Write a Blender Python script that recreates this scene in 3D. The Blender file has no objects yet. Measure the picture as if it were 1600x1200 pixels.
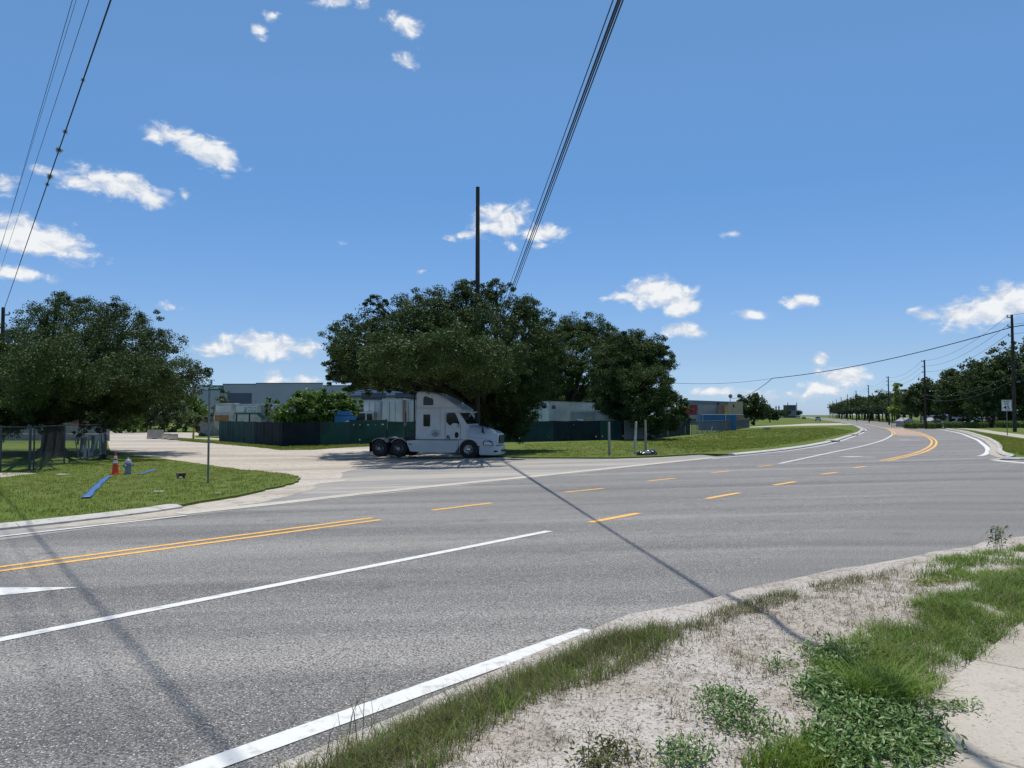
import bpy, bmesh, math, random
import numpy as np
from mathutils import Vector, Matrix, noise as mnoise
from mathutils.geometry import tessellate_polygon
R = math.radians
SC = bpy.context.scene
COL = SC.collection
# ------------------------------------------------------------------ camera
HC = 1.65; FPX = 1200.0; PT = math.atan(48/1200)
cam = bpy.data.cameras.new('camera'); cam.sensor_width = 36; cam.lens = 27.0
cam.clip_start = 0.05; cam.clip_end = 6000
co = bpy.data.objects.new('camera', cam); COL.objects.link(co)
co.location = (0, 0, HC); co.rotation_euler = (math.pi/2 + PT, 0, 0)
SC.camera = co
SC.render.resolution_x = 1024; SC.render.resolution_y = 768
# ------------------------------------------------------------------ light
SUN_EL, SUN_AZ = R(79), R(8.6)          # azimuth measured from +Y towards +X
w = bpy.data.worlds.new('World'); SC.world = w; w.use_nodes = True
sun = bpy.data.lights.new('sun', 'SUN'); sun.energy = 4.3; sun.angle = R(0.53); sun.color = (1, 0.96, 0.89)
so = bpy.data.objects.new('sun', sun); COL.objects.link(so)
sd = Vector((math.sin(SUN_AZ)*math.cos(SUN_EL), math.cos(SUN_AZ)*math.cos(SUN_EL), math.sin(SUN_EL)))
so.rotation_euler = sd.to_track_quat('Z', 'Y').to_euler(); so.location = (0, 0, 60)
SC.view_settings.view_transform = 'Standard'; SC.view_settings.look = 'None'
SC.view_settings.exposure = 0.0; SC.view_settings.gamma = 1.0

def ray(px, py):
    r = (px-800)/FPX; u = (600-py)/FPX
    return Vector((r, math.cos(PT)-u*math.sin(PT), math.sin(PT)+u*math.cos(PT)))

def build_world():
    nt = w.node_tree; N = nt.nodes; L = nt.links; N.clear()
    out = N.new('ShaderNodeOutputWorld'); SKY = 0.11
    sky = N.new('ShaderNodeTexSky'); sky.sky_type = 'NISHITA'; sky.sun_disc = False
    sky.sun_elevation = SUN_EL; sky.sun_rotation = SUN_AZ
    sky.altitude = 30; sky.air_density = 1.0; sky.dust_density = 0.2; sky.ozone_density = 1.0
    tc = N.new('ShaderNodeTexCoord'); sp = N.new('ShaderNodeSeparateXYZ'); L.new(tc.outputs['Generated'], sp.inputs[0])
    az = N.new('ShaderNodeMath'); az.operation = 'ARCTAN2'; L.new(sp.outputs[0], az.inputs[0]); L.new(sp.outputs[1], az.inputs[1])
    el = N.new('ShaderNodeMath'); el.operation = 'ARCSINE'; L.new(sp.outputs[2], el.inputs[0])
    cb = N.new('ShaderNodeCombineXYZ'); L.new(az.outputs[0], cb.inputs[0]); L.new(el.outputs[0], cb.inputs[1])
    nz = N.new('ShaderNodeTexNoise'); nz.inputs['Scale'].default_value = 34; nz.inputs['Detail'].default_value = 9
    nz.inputs['Roughness'].default_value = 0.62; nz.inputs['Distortion'].default_value = 0.4
    mpn = N.new('ShaderNodeMapping'); mpn.inputs['Scale'].default_value = (1, 1.5, 1); L.new(cb.outputs[0], mpn.inputs[0]); L.new(mpn.outputs[0], nz.inputs[0])
    # cumulus: centre px, half sizes px, tilt deg, weight
    cl = [(255,212,45,16,12,.9),(315,232,72,26,20,1.0),(352,243,34,19,35,1.0),(120,283,60,15,8,.95),(190,290,80,22,8,1.05),(232,306,38,22,30,1.05),(50,370,92,30,8,1.2),
          (105,385,40,14,18,.9),(25,425,60,15,6,1.0),(3,287,26,16,0,.95),(288,306,13,11,40,.8),(345,546,55,13,0,.95),(420,540,80,24,4,1.15),
          (427,592,22,18,0,1.0),(472,596,36,13,0,.9),(632,42,46,22,18,.82),(404,48,22,14,0,.78),(425,25,26,12,-20,.7),(636,99,32,16,20,.62),
          (530,3,55,13,0,.8),(785,343,60,34,-8,.92),(790,360,52,18,0,.9),(846,362,46,18,5,1.05),(725,367,36,9,-8,.8),(800,384,18,10,20,.75),(845,385,20,8,0,.7),
          (1030,458,62,30,5,1.25),(1065,475,42,22,5,1.15),(980,464,46,12,0,.95),(1064,516,44,16,6,1.05),(1174,492,36,11,0,.95),(1252,469,34,13,3,1.05),
          (1560,478,75,30,-14,1.2),(1600,470,50,30,-14,1.1),(1500,492,52,15,-5,.98),(1455,494,34,14,5,.85),(1505,512,14,14,0,.7),(1280,562,15,13,0,1.0),(1277,582,10,14,0,.7),(1315,590,46,17,0,1.0),
          (1290,608,40,15,10,.9),(1330,582,26,12,0,.9),(1110,612,70,10,0,.72),(1215,620,90,12,0,.65),(660,424,22,8,0,.6),(1146,367,22,9,0,.55),(538,380,14,8,0,.6),(265,478,22,9,10,.6)]
    items = []
    for (x, y, a, b, t, wt) in cl:
        d = ray(x, y).normalized(); items.append((math.atan2(d.x, d.y), math.asin(d.z), a*1.28/FPX, b*1.28/FPX, -R(t), wt))
    rg = random.Random(5)
    for i in range(16):            # the sky goes on behind the camera
        a0 = rg.uniform(R(50), R(310))
        items.append((a0 if a0 < math.pi else a0-2*math.pi, rg.uniform(.06, .6), rg.uniform(.04, .1), rg.uniform(.012, .03), rg.uniform(-.3, .3), rg.uniform(.85, 1.2)))
    ns = N.new('ShaderNodeMath'); ns.operation = 'MULTIPLY_ADD'; ns.inputs[1].default_value = 1.7; ns.inputs[2].default_value = -.85; L.new(nz.outputs[0], ns.inputs[0])
    mp2 = N.new('ShaderNodeMapping'); mp2.inputs['Scale'].default_value = (1, 1.5, 1); mp2.inputs['Location'].default_value = (.002, .012, 0); L.new(cb.outputs[0], mp2.inputs[0])
    nz2 = N.new('ShaderNodeTexNoise'); nz2.inputs['Scale'].default_value = 34; nz2.inputs['Detail'].default_value = 4; nz2.inputs['Roughness'].default_value = .55; nz2.inputs['Distortion'].default_value = .4; L.new(mp2.outputs[0], nz2.inputs[0])
    rel = N.new('ShaderNodeMath'); rel.operation = 'SUBTRACT'; L.new(nz.outputs[0], rel.inputs[0]); L.new(nz2.outputs[0], rel.inputs[1])
    hs = N.new('ShaderNodeHueSaturation'); hs.inputs['Saturation'].default_value = 1.0
    tr = N.new('ShaderNodeMapRange'); tr.inputs[1].default_value = 0; tr.inputs[2].default_value = .5; L.new(el.outputs[0], tr.inputs[0])
    rp = N.new('ShaderNodeValToRGB'); L.new(tr.outputs[0], rp.inputs[0]); rp.color_ramp.elements[0].color = (.55, .76, 1.38, 1); rp.color_ramp.elements[1].color = (.72, 1.0, 1.17, 1)
    for p_, c_ in ((.05, (.56, .77, 1.28)), (.15, (.59, .74, 1.06)), (.57, (.56, .85, 1.11)), (.79, (.69, .97, 1.17))):
        e_ = rp.color_ramp.elements.new(p_); e_.color = (*c_, 1)
    tm = N.new('ShaderNodeMixRGB'); tm.blend_type = 'MULTIPLY'; tm.inputs[0].default_value = 1; L.new(sky.outputs[0], tm.inputs[1]); L.new(rp.outputs[0], tm.inputs[2]); L.new(tm.outputs[0], hs.inputs['Color'])
    def plain():
        b_ = N.new('ShaderNodeBackground'); b_.inputs[1].default_value = SKY; L.new(hs.outputs[0], b_.inputs[0]); return b_
    def sector(its):            # the clouds of one sector of the sky
        prev = None
        for (a0, e0, sa, sb, t, wt) in its:
            m = N.new('ShaderNodeMapping'); m.vector_type = 'TEXTURE'
            m.inputs['Location'].default_value = (a0, e0, 0); m.inputs['Rotation'].default_value = (0, 0, t); m.inputs['Scale'].default_value = (sa, sb, 1)
            L.new(cb.outputs[0], m.inputs[0])
            g = N.new('ShaderNodeTexGradient'); g.gradient_type = 'SPHERICAL'; L.new(m.outputs[0], g.inputs[0])
            k = N.new('ShaderNodeMath'); k.operation = 'MULTIPLY'; k.inputs[1].default_value = wt; L.new(g.outputs[1], k.inputs[0])
            if prev is None: prev = k
            else:
                mx = N.new('ShaderNodeMath'); mx.operation = 'SMOOTH_MAX'; mx.inputs[2].default_value = .1
                L.new(prev.outputs[0], mx.inputs[0]); L.new(k.outputs[0], mx.inputs[1]); prev = mx
        if prev is None: return plain()
        nk = N.new('ShaderNodeMath'); nk.operation = 'ADD'; L.new(ns.outputs[0], nk.inputs[0]); L.new(prev.outputs[0], nk.inputs[1])
        gate = N.new('ShaderNodeMapRange'); gate.interpolation_type = 'SMOOTHSTEP'; gate.inputs[1].default_value = .0; gate.inputs[2].default_value = .22; L.new(prev.outputs[0], gate.inputs[0])
        mr = N.new('ShaderNodeMapRange'); mr.interpolation_type = 'SMOOTHSTEP'; mr.inputs[1].default_value = .27; mr.inputs[2].default_value = .78; L.new(nk.outputs[0], mr.inputs[0])
        gm = N.new('ShaderNodeMath'); gm.operation = 'MULTIPLY'; L.new(gate.outputs[0], gm.inputs[0]); L.new(mr.outputs[0], gm.inputs[1])
        rk = N.new('ShaderNodeMath'); rk.operation = 'MULTIPLY_ADD'; rk.inputs[1].default_value = 2.2; L.new(rel.outputs[0], rk.inputs[0]); L.new(nk.outputs[0], rk.inputs[2])
        cr = N.new('ShaderNodeMapRange'); cr.inputs[1].default_value = .45; cr.inputs[2].default_value = 1.05; L.new(rk.outputs[0], cr.inputs[0])
        cc = N.new('ShaderNodeMixRGB'); cc.inputs[1].default_value = (5.6, 6.2, 7.2, 1); cc.inputs[2].default_value = (8.0, 8.2, 8.4, 1); L.new(cr.outputs[0], cc.inputs[0])
        mix = N.new('ShaderNodeMixRGB'); L.new(gm.outputs[0], mix.inputs[0])
        L.new(hs.outputs[0], mix.inputs[1]); L.new(cc.outputs[0], mix.inputs[2])
        b_ = N.new('ShaderNodeBackground'); b_.inputs[1].default_value = SKY; L.new(mix.outputs[0], b_.inputs[0]); return b_
    def switch(src, v, lo, hi):
        c = N.new('ShaderNodeMath'); c.operation = 'GREATER_THAN'; c.inputs[1].default_value = v; L.new(src, c.inputs[0])
        x = N.new('ShaderNodeMixShader'); L.new(c.outputs[0], x.inputs[0]); L.new(lo.outputs[0], x.inputs[1]); L.new(hi.outputs[0], x.inputs[2]); return x
    def split(a, b, its, depth):
        its = [i for i in its if i[0]+max(i[2], i[3]) > a and i[0]-max(i[2], i[3]) < b]
        if depth == 0 or len(its) < 4: return sector(its)
        c = sorted(i[0] for i in its)[len(its)//2]; return switch(az.outputs[0], c, split(a, c, its, depth-1), split(c, b, its, depth-1))
    top = max(i[1]+max(i[2], i[3]) for i in items)
    e1 = .3
    low = split(-4, 4, [i for i in items if i[1]-max(i[2], i[3]) < e1], 4); high = split(-4, 4, [i for i in items if i[1]+max(i[2], i[3]) > e1], 3)
    fin = switch(el.outputs[0], top, switch(el.outputs[0], e1, switch(el.outputs[0], -.01, plain(), low), high), plain())
    L.new(fin.outputs[0], out.inputs[0])
    w.cycles.sampling_method = 'MANUAL'; w.cycles.sample_map_resolution = 1024
build_world()

# ------------------------------------------------------------------ ground shape: the road banks down towards the inside of the bend
PH = R(39.5); NX, NY = -math.cos(PH), math.sin(PH)
S0, S1, SL = 3.3, 33.3, 0.034
def T(x, y): return -SL*min(max(NX*x+NY*y-S0, 0), S1-S0)
def gp(px, py, dz=0.0):
    d = ray(px, py); lo, hi = .5, 3000.
    for _ in range(60):
        m = (lo+hi)/2
        if HC+d.z*m-T(d.x*m, d.y*m)-dz > 0: lo = m
        else: hi = m
    return Vector((d.x*lo, d.y*lo))
def gps(L, dz=0): return [gp(x, y, dz) for x, y in L]
def at(px, py, D):
    d = ray(px, py); return Vector((d.x/d.y*D, D, HC+d.z/d.y*D))
def catmull(P, n=8):
    P = [Vector(p) for p in P]; o = []
    for i in range(len(P)-1):
        a = P[max(i-1, 0)]; b = P[i]; c = P[i+1]; d = P[min(i+2, len(P)-1)]
        for k in range(n):
            t = k/n; o.append(.5*((2*b)+(c-a)*t+(2*a-5*b+4*c-d)*t*t+(3*b-a-3*c+d)*t**3))
    o.append(P[-1]); return o
def offset(P, d):
    o = []
    for i, p in enumerate(P):
        t = (P[min(i+1, len(P)-1)]-P[max(i-1, 0)]).normalized(); o.append(p+Vector((t.y, -t.x))*d)
    return o
# ------------------------------------------------------------------ materials
M = {}
def newmat(name):
    m = bpy.data.materials.new(name); m.use_nodes = True; nt = m.node_tree
    return m, nt, nt.nodes, nt.links, nt.nodes['Principled BSDF']
def mat(name, c1, c2=None, rough=.6, scale=3, metal=0, bump=0, bscale=None, detail=5, spec=.4, lo=.35, hi=.65, stretch=None, coat=0):
    m, nt, N, L, P = newmat(name)
    P.inputs['Roughness'].default_value = rough; P.inputs['Metallic'].default_value = metal; P.inputs['Specular IOR Level'].default_value = spec
    P.inputs['Coat Weight'].default_value = coat
    tc = N.new('ShaderNodeTexCoord'); src = tc.outputs['Object']
    if stretch:
        mp = N.new('ShaderNodeMapping'); mp.inputs['Scale'].default_value = stretch; L.new(src, mp.inputs[0]); src = mp.outputs[0]
    if c2 is None: c2 = tuple(v*.82 for v in c1)
    nz = N.new('ShaderNodeTexNoise'); nz.inputs['Scale'].default_value = scale; nz.inputs['Detail'].default_value = detail; L.new(src, nz.inputs[0])
    mr = N.new('ShaderNodeMapRange'); mr.inputs[1].default_value = lo; mr.inputs[2].default_value = hi; L.new(nz.outputs[0], mr.inputs[0])
    mx = N.new('ShaderNodeMixRGB'); mx.inputs[1].default_value = (*c1, 1); mx.inputs[2].default_value = (*c2, 1)
    L.new(mr.outputs[0], mx.inputs[0]); L.new(mx.outputs[0], P.inputs['Base Color'])
    if bump:
        nb = N.new('ShaderNodeTexNoise'); nb.inputs['Scale'].default_value = bscale or scale*4; nb.inputs['Detail'].default_value = 6; L.new(src, nb.inputs[0])
        b = N.new('ShaderNodeBump'); b.inputs['Strength'].default_value = bump; b.inputs['Distance'].default_value = .02; L.new(nb.outputs[0], b.inputs['Height']); L.new(b.outputs[0], P.inputs['Normal'])
    M[name] = m; return m
def ground_mat(name, layers, base, rough=.9, bump=.3, bscale=60, spec=.25):
    """base colour then (colour, scale, lo, hi, amount, rot, stretch) layers mixed over it"""
    m, nt, N, L, P = newmat(name)
    P.inputs['Roughness'].default_value = rough; P.inputs['Specular IOR Level'].default_value = spec
    tc = N.new('ShaderNodeTexCoord'); cur = None
    for (c, sc, lo, hi, amt, rot, st) in layers:
        mp = N.new('ShaderNodeMapping'); mp.inputs['Rotation'].default_value = (0, 0, rot); mp.inputs['Scale'].default_value = (st, 1, 1); L.new(tc.outputs['Object'], mp.inputs[0])
        nz = N.new('ShaderNodeTexNoise'); nz.inputs['Scale'].default_value = sc; nz.inputs['Detail'].default_value = 6; nz.inputs['Roughness'].default_value = .6; L.new(mp.outputs[0], nz.inputs[0])
        mr = N.new('ShaderNodeMapRange'); mr.inputs[1].default_value = lo; mr.inputs[2].default_value = hi; mr.inputs[4].default_value = amt; L.new(nz.outputs[0], mr.inputs[0])
        mx = N.new('ShaderNodeMixRGB'); mx.inputs[2].default_value = (*c, 1); L.new(mr.outputs[0], mx.inputs[0])
        if cur is None: mx.inputs[1].default_value = (*base, 1)
        else: L.new(cur, mx.inputs[1])
        cur = mx.outputs[0]
    L.new(cur, P.inputs['Base Color'])
    nb = N.new('ShaderNodeTexNoise'); nb.inputs['Scale'].default_value = bscale; nb.inputs['Detail'].default_value = 5; L.new(tc.outputs['Object'], nb.inputs[0])
    b = N.new('ShaderNodeBump'); b.inputs['Strength'].default_value = bump; b.inputs['Distance'].default_value = .02; L.new(nb.outputs[0], b.inputs['Height']); L.new(b.outputs[0], P.inputs['Normal'])
    M[name] = m; return m
def leafmat(name, c1, c2, rough=.42, trans=.25, scale=.6, spec=.5):
    m, nt, N, L, P = newmat(name)
    tc = N.new('ShaderNodeTexCoord'); nz = N.new('ShaderNodeTexNoise'); nz.inputs['Scale'].default_value = scale; nz.inputs['Detail'].default_value = 4; L.new(tc.outputs['Object'], nz.inputs[0])
    n2 = N.new('ShaderNodeTexNoise'); n2.inputs['Scale'].default_value = scale*14; n2.inputs['Detail'].default_value = 1; L.new(tc.outputs['Object'], n2.inputs[0])
    ad = N.new('ShaderNodeMath'); ad.operation = 'ADD'; L.new(nz.outputs[0], ad.inputs[0]); L.new(n2.outputs[0], ad.inputs[1])
    mr = N.new('ShaderNodeMapRange'); mr.inputs[1].default_value = .75; mr.inputs[2].default_value = 1.25; L.new(ad.outputs[0], mr.inputs[0])
    mx = N.new('ShaderNodeMixRGB'); mx.inputs[1].default_value = (*c1, 1); mx.inputs[2].default_value = (*c2, 1); L.new(mr.outputs[0], mx.inputs[0])
    L.new(mx.outputs[0], P.inputs['Base Color']); P.inputs['Roughness'].default_value = rough; P.inputs['Specular IOR Level'].default_value = spec
    tr = N.new('ShaderNodeBsdfTranslucent'); L.new(mx.outputs[0], tr.inputs[0])
    ms = N.new('ShaderNodeMixShader'); ms.inputs[0].default_value = trans
    L.new(P.outputs[0], ms.inputs[1]); L.new(tr.outputs[0], ms.inputs[2]); L.new(ms.outputs[0], N['Material Output'].inputs[0])
    M[name] = m; return m
RD = PH - math.pi/2
ASP = -(math.pi/2-PH)      # turns the texture so that its x runs along the road
ground_mat('asphalt', [((.27,.252,.225), .4, .42, .62, .8, ASP, .05), ((.125,.118,.108), .6, .48, .66, .75, ASP, .05), ((.40,.37,.325), .45, .525, .64, .75, ASP, .08), ((.31,.29,.262), 24, .5, .64, .55, 0, 1), ((.10,.095,.09), 1.2, .6, .72, .6, .3, 1),
                       ((.030,.028,.026), 62, .45, .58, .85, 0, 1), ((.80,.76,.70), 78, .585, .65, .85, .5, 1)], (.222,.207,.184), .72, .6, 80, .45)
ground_mat('old_asphalt', [((.46,.41,.34), .35, .42, .62, .8, ASP, .3), ((.19,.185,.175), .9, .48, .68, .65, ASP, .2), ((.11,.11,.105), 60, .5, .66, .6, 0, 1), ((.5,.47,.42), 90, .57, .66, .6, 0, 1)], (.28,.268,.25), .9, .4, 60)
ground_mat('dirt', [((.42,.365,.29), .25, .4, .60, .9, .4, .3), ((.22,.19,.155), .45, .52, .66, .85, .75, .1), ((.60,.54,.455), .9, .52, .68, .65, .75, .1), ((.26,.225,.185), 3, .52, .66, .7, 0, 1), ((.16,.14,.115), 18, .56, .65, .7, 0, 1)], (.505,.45,.375), .95, .9, 14)
ground_mat('lawn', [((.125,.145,.035), .22, .4, .65, .8, 0, 1), ((.20,.175,.07), .5, .54, .70, .8, .3, 1), ((.085,.13,.02), .06, .42, .6, .8, .3, 1), ((.055,.085,.02), 4, .48, .72, .7, 0, 1), ((.18,.20,.06), 14, .52, .72, .7, 0, 1)], (.105,.145,.03), .95, .9, 22, .1)
ground_mat('sand', [((.39,.335,.28), 1.3, .42, .62, .85, 0, 1), ((.235,.20,.165), 4.5, .52, .66, .75, 0, 1), ((.10,.08,.06), 34, .565, .63, .9, 0, 1), ((.12,.10,.075), 75, .54, .62, .7, 2, 1), ((.56,.52,.475), 55, .55, .68, .6, 0, 1)], (.485,.44,.39), .95, .8, 34)
ground_mat('concrete', [((.36,.315,.25), .9, .42, .62, .8, 0, 1), ((.27,.235,.19), 4, .54, .7, .6, 0, 1), ((.16,.14,.12), 50, .56, .66, .6, 0, 1), ((.58,.54,.47), 70, .57, .67, .5, 1, 1)], (.455,.405,.335), .9, .4, 70)
ground_mat('kerb_concrete', [((.36,.34,.30), 1.5, .45, .65, .7, 0, 1), ((.22,.2,.17), 6, .56, .72, .6, 0, 1)], (.50,.475,.43), .9, .4, 40)
ground_mat('pale_gutter', [((.43,.39,.33), 1.2, .42, .62, .7, 0, 1), ((.30,.27,.225), 6, .52, .68, .7, 0, 1)], (.52,.475,.40), .9, .4, 50)
mat('white_line', (.66,.65,.61), (.36,.35,.33), .7, 9, lo=.54, hi=.76, bump=.3, detail=9)
mat('yellow_line', (.82,.44,.09), (.50,.30,.12), .7, 8, lo=.52, hi=.76, bump=.3, detail=9)
ground_mat('brick_paint', [((.30,.22,.17), .8, .45, .65, .7, 0, 1)], (.42,.31,.24), .9, .3, 40)
mat('bark', (.055,.045,.036), (.025,.021,.018), .95, 6, bump=1, bscale=14, stretch=(1, 1, .25))
mat('pole_wood', (.075,.058,.045), (.035,.028,.023), .9, 5, bump=.5, stretch=(1, 1, .12))
mat('grey_wood', (.40,.36,.31), (.26,.23,.20), .9, 6, bump=.4, stretch=(1, 1, .15))
leafmat('oak_leaf', (.034,.060,.014), (.070,.108,.026), .55, .24, .5, .22)
leafmat('oak_leaf_b', (.038,.070,.014), (.08,.122,.026), .55, .26, .5, .22)
leafmat('far_leaf', (.042,.070,.02), (.08,.115,.034), .6, .24, .35, .2)
leafmat('bush_leaf', (.085,.16,.025), (.16,.24,.045), .5, .32, .9, .35)
leafmat('pale_leaf', (.10,.135,.05), (.165,.195,.08), .6, .3, .3, .3)
leafmat('yellow_leaf', (.18,.24,.035), (.27,.31,.06), .5, .35, .8, .3)
leafmat('red_leaf', (.45,.03,.03), (.55,.09,.06), .6, .3, 2)
leafmat('grass', (.09,.17,.02), (.22,.31,.05), .55, .35, 3, .3)
leafmat('grass_dark', (.075,.10,.026), (.17,.155,.06), .6, .3, 6, .25)
leafmat('grass_dry', (.30,.24,.14), (.16,.12,.065), .8, .2, 6, .2)
leafmat('weed', (.075,.155,.032), (.20,.30,.085), .42, .28, 14, .45)
leafmat('lawn_blade', (.10,.17,.018), (.27,.265,.058), .65, .35, .35, .2)
leafmat('debris', (.13,.095,.06), (.06,.045,.03), .9, .0, 9, .1)
mat('truck_white', (.60,.61,.63), (.52,.53,.55), .28, 1.2, spec=.5, coat=.4)
mat('trailer_white', (.68,.69,.70), (.55,.55,.54), .45, .8)
mat('dirty_white', (.58,.57,.54), (.40,.38,.34), .6, 1.5)
mat('black', (.018,.018,.02), None, .5, 4)
mat('rubber', (.022,.022,.022), (.04,.038,.035), .85, 8)
mat('glass', (.008,.009,.011), (.012,.013,.015), .05, 2, spec=.35)
mat('chrome', (.62,.62,.63), None, .22, 4, metal=1)
mat('steel', (.33,.34,.35), (.24,.24,.24), .45, 8, metal=.7)
mat('galv', (.22,.225,.23), (.15,.155,.16), .5, 10, metal=.4)
mat('mesh_wire', (.13,.135,.14), None, .7, 10)
mat('fence_steel', (.085,.09,.10), None, .6, 10, metal=.2)
mat('lamp', (.75,.76,.78), None, .12, 4, spec=.8)
mat('screen_green', (.014,.062,.056), (.008,.036,.036), .85, .5, bump=.3, bscale=3, lo=.4, hi=.62)
mat('screen_dark', (.008,.022,.03), (.004,.011,.016), .9, .7)
mat('warehouse', (.42,.42,.48), (.38,.38,.44), .85, .15)
mat('warehouse_dark', (.10,.11,.17), None, .5, .3)
mat('sign_green', (.0,.115,.075), None, .4, 4)
mat('sign_white', (.8,.8,.8), None, .4, 4)
mat('sign_black', (.01,.01,.01), None, .5, 4)
mat('orange', (.78,.075,.02), (.65,.06,.02), .5, 6)
mat('reflective', (.8,.8,.8), None, .3, 5)
mat('hydrant_paint', (.27,.29,.33), (.20,.215,.24), .45, 12)
mat('blue_hose', (.06,.16,.40), (.05,.12,.30), .5, 6)
mat('yellow_paint', (.62,.34,.02), None, .6, 6)
mat('maroon', (.10,.055,.055), None, .8, 6)
mat('cont_blue', (.035,.17,.36), (.03,.13,.28), .5, .8)
mat('cont_red', (.27,.035,.04), (.20,.03,.03), .55, .8)
mat('cont_grey', (.34,.34,.35), (.25,.25,.25), .6, .6)
mat('cont_brown', (.28,.19,.15), None, .6, .6)
mat('cont_beige', (.44,.37,.27), (.36,.30,.22), .6, .6)
mat('cont_yellow', (.55,.37,.14), None, .6, .6)
mat('roof_blue', (.20,.23,.28), (.17,.19,.23), .6, .4)
mat('bag', (.012,.012,.013), (.03,.03,.03), .18, 9, bump=.8, bscale=14, spec=.7)
mat('white_scrap', (.75,.74,.72), None, .7, 6)
mat('truck_green', (.03,.16,.12), None, .5, 2)
mat('rust', (.40,.22,.08), (.28,.14,.05), .8, 3)
mat('wall_grey', (.34,.33,.32), (.24,.235,.23), .9, 1)
mat('tarp', (.36,.36,.38), (.10,.10,.11), .7, 3, lo=.45, hi=.55, stretch=(1.5, 1, .3))
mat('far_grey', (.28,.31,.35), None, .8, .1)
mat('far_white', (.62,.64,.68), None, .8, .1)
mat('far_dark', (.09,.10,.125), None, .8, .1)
mat('wire', (.02,.02,.022), None, .6, 3)
mat('silver_paint', (.42,.43,.45), None, .3, 4, metal=.5)
mat('dark_blue_paint', (.04,.06,.13), None, .35, 4)
mat('roof_cloth', (.07,.11,.26), None, .7, 1)
mat('jj_green', (.03,.20,.15), None, .6, 1)
# ------------------------------------------------------------------ mesh helpers
def tag(o, label=None, cat=None, group=None, kind=None):
    if label: o['label'] = label
    if cat: o['category'] = cat
    if group: o['group'] = group
    if kind: o['kind'] = kind
    return o
def thing(name, label, cat, loc=(0,0,0), rz=0, group=None):
    o = bpy.data.objects.new(name, None); COL.objects.link(o); o.empty_display_size = .2
    o.location = loc; o.rotation_euler = (0, 0, rz); return tag(o, label, cat, group)
def link(name, me, m, parent=None):
    if m and not me.materials: me.materials.append(M[m] if isinstance(m, str) else m)
    o = bpy.data.objects.new(name, me); COL.objects.link(o)
    if parent: o.parent = parent
    return o
class MB:
    def __init__(s): s.v = []; s.f = []
    def add(s, V, F):
        n = len(s.v); s.v += [tuple(p) for p in V]; s.f += [tuple(i+n for i in f) for f in F]; return s
    def box(s, c, d, rot=None):
        x, y, z = [k/2 for k in d]
        V = [Vector((a*x, b*y, e*z)) for e in (-1, 1) for b in (-1, 1) for a in (-1, 1)]
        if rot: V = [rot @ p for p in V]
        c = Vector(c)
        return s.add([p+c for p in V], [(0,2,3,1),(4,5,7,6),(0,1,5,4),(2,6,7,3),(0,4,6,2),(1,3,7,5)])
    def b2(s, x0, x1, y0, y1, z0, z1): return s.box(((x0+x1)/2, (y0+y1)/2, (z0+z1)/2), (x1-x0, y1-y0, z1-z0))
    def tube(s, P, r, n=8, cap=True):
        P = [Vector(p) for p in P]; rr = r if isinstance(r, (list, tuple)) else [r]*len(P)
        V = []; F = []
        for i, p in enumerate(P):
            t = (P[min(i+1, len(P)-1)]-P[max(i-1, 0)]).normalized()
            a = t.cross(Vector((0, 0, 1)) if abs(t.z) < .95 else Vector((1, 0, 0))).normalized(); b = t.cross(a)
            V += [p+(a*math.cos(k*2*math.pi/n)+b*math.sin(k*2*math.pi/n))*rr[i] for k in range(n)]
        for i in range(len(P)-1):
            F += [(i*n+k, i*n+(k+1) % n, (i+1)*n+(k+1) % n, (i+1)*n+k) for k in range(n)]
        if cap: F += [tuple(range(n))[::-1], tuple(range((len(P)-1)*n, len(P)*n))]
        return s.add(V, F)
    def lathe(s, prof, c=(0,0,0), axis='z', n=24):
        V = []; F = []; c = Vector(c)
        for (r, h) in prof:
            for k in range(n):
                a = 2*math.pi*k/n; q = (r*math.cos(a), r*math.sin(a), h)
                V.append(c+Vector(q if axis == 'z' else (q[0], q[2], q[1])))
        for i in range(len(prof)-1):
            F += [(i*n+k, i*n+(k+1) % n, (i+1)*n+(k+1) % n, (i+1)*n+k) for k in range(n)]
        F += [tuple(range(n))[::-1], tuple(range((len(prof)-1)*n, len(prof)*n))]
        return s.add(V, F)
    def prism(s, prof, y0, y1, yf=None):
        """profile in xz, extruded along y; yf(x,z) scales y"""
        g = yf or (lambda x, z: 1); n = len(prof)
        V = [(x, y0*g(x, z), z) for x, z in prof]+[(x, y1*g(x, z), z) for x, z in prof]
        return s.add(V, [tuple(range(n)), tuple(range(2*n-1, n-1, -1))]+[(i, i+n, (i+1) % n+n, (i+1) % n) for i in range(n)])
    def plan(s, prof, z0, z1):
        n = len(prof); V = [(x, y, z0) for x, y in prof]+[(x, y, z1) for x, y in prof]
        return s.add(V, [tuple(range(n))[::-1], tuple(range(n, 2*n))]+[(i, (i+1) % n, (i+1) % n+n, i+n) for i in range(n)])
    def mesh(s, name, bevel=0, smooth=False, seg=2):
        me = bpy.data.meshes.new(name); me.from_pydata(s.v, [], s.f); me.update()
        bm = bmesh.new(); bm.from_mesh(me)
        bmesh.ops.recalc_face_normals(bm, faces=bm.faces)
        if bevel:
            ed = [e for e in bm.edges if len(e.link_faces) == 2 and e.calc_face_angle(0) > .5]
            bmesh.ops.bevel(bm, geom=ed, offset=bevel, segments=seg, affect='EDGES', clamp_overlap=True)
        bm.to_mesh(me); bm.free()
        if smooth or bevel:
            me.shade_smooth()
            try: me.set_sharp_from_angle(angle=R(38))
            except Exception: pass
        return me
    def build(s, name, m, parent=None, bevel=0, smooth=False, seg=2): return link(name, s.mesh(name, bevel, smooth, seg), m, parent)
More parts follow.
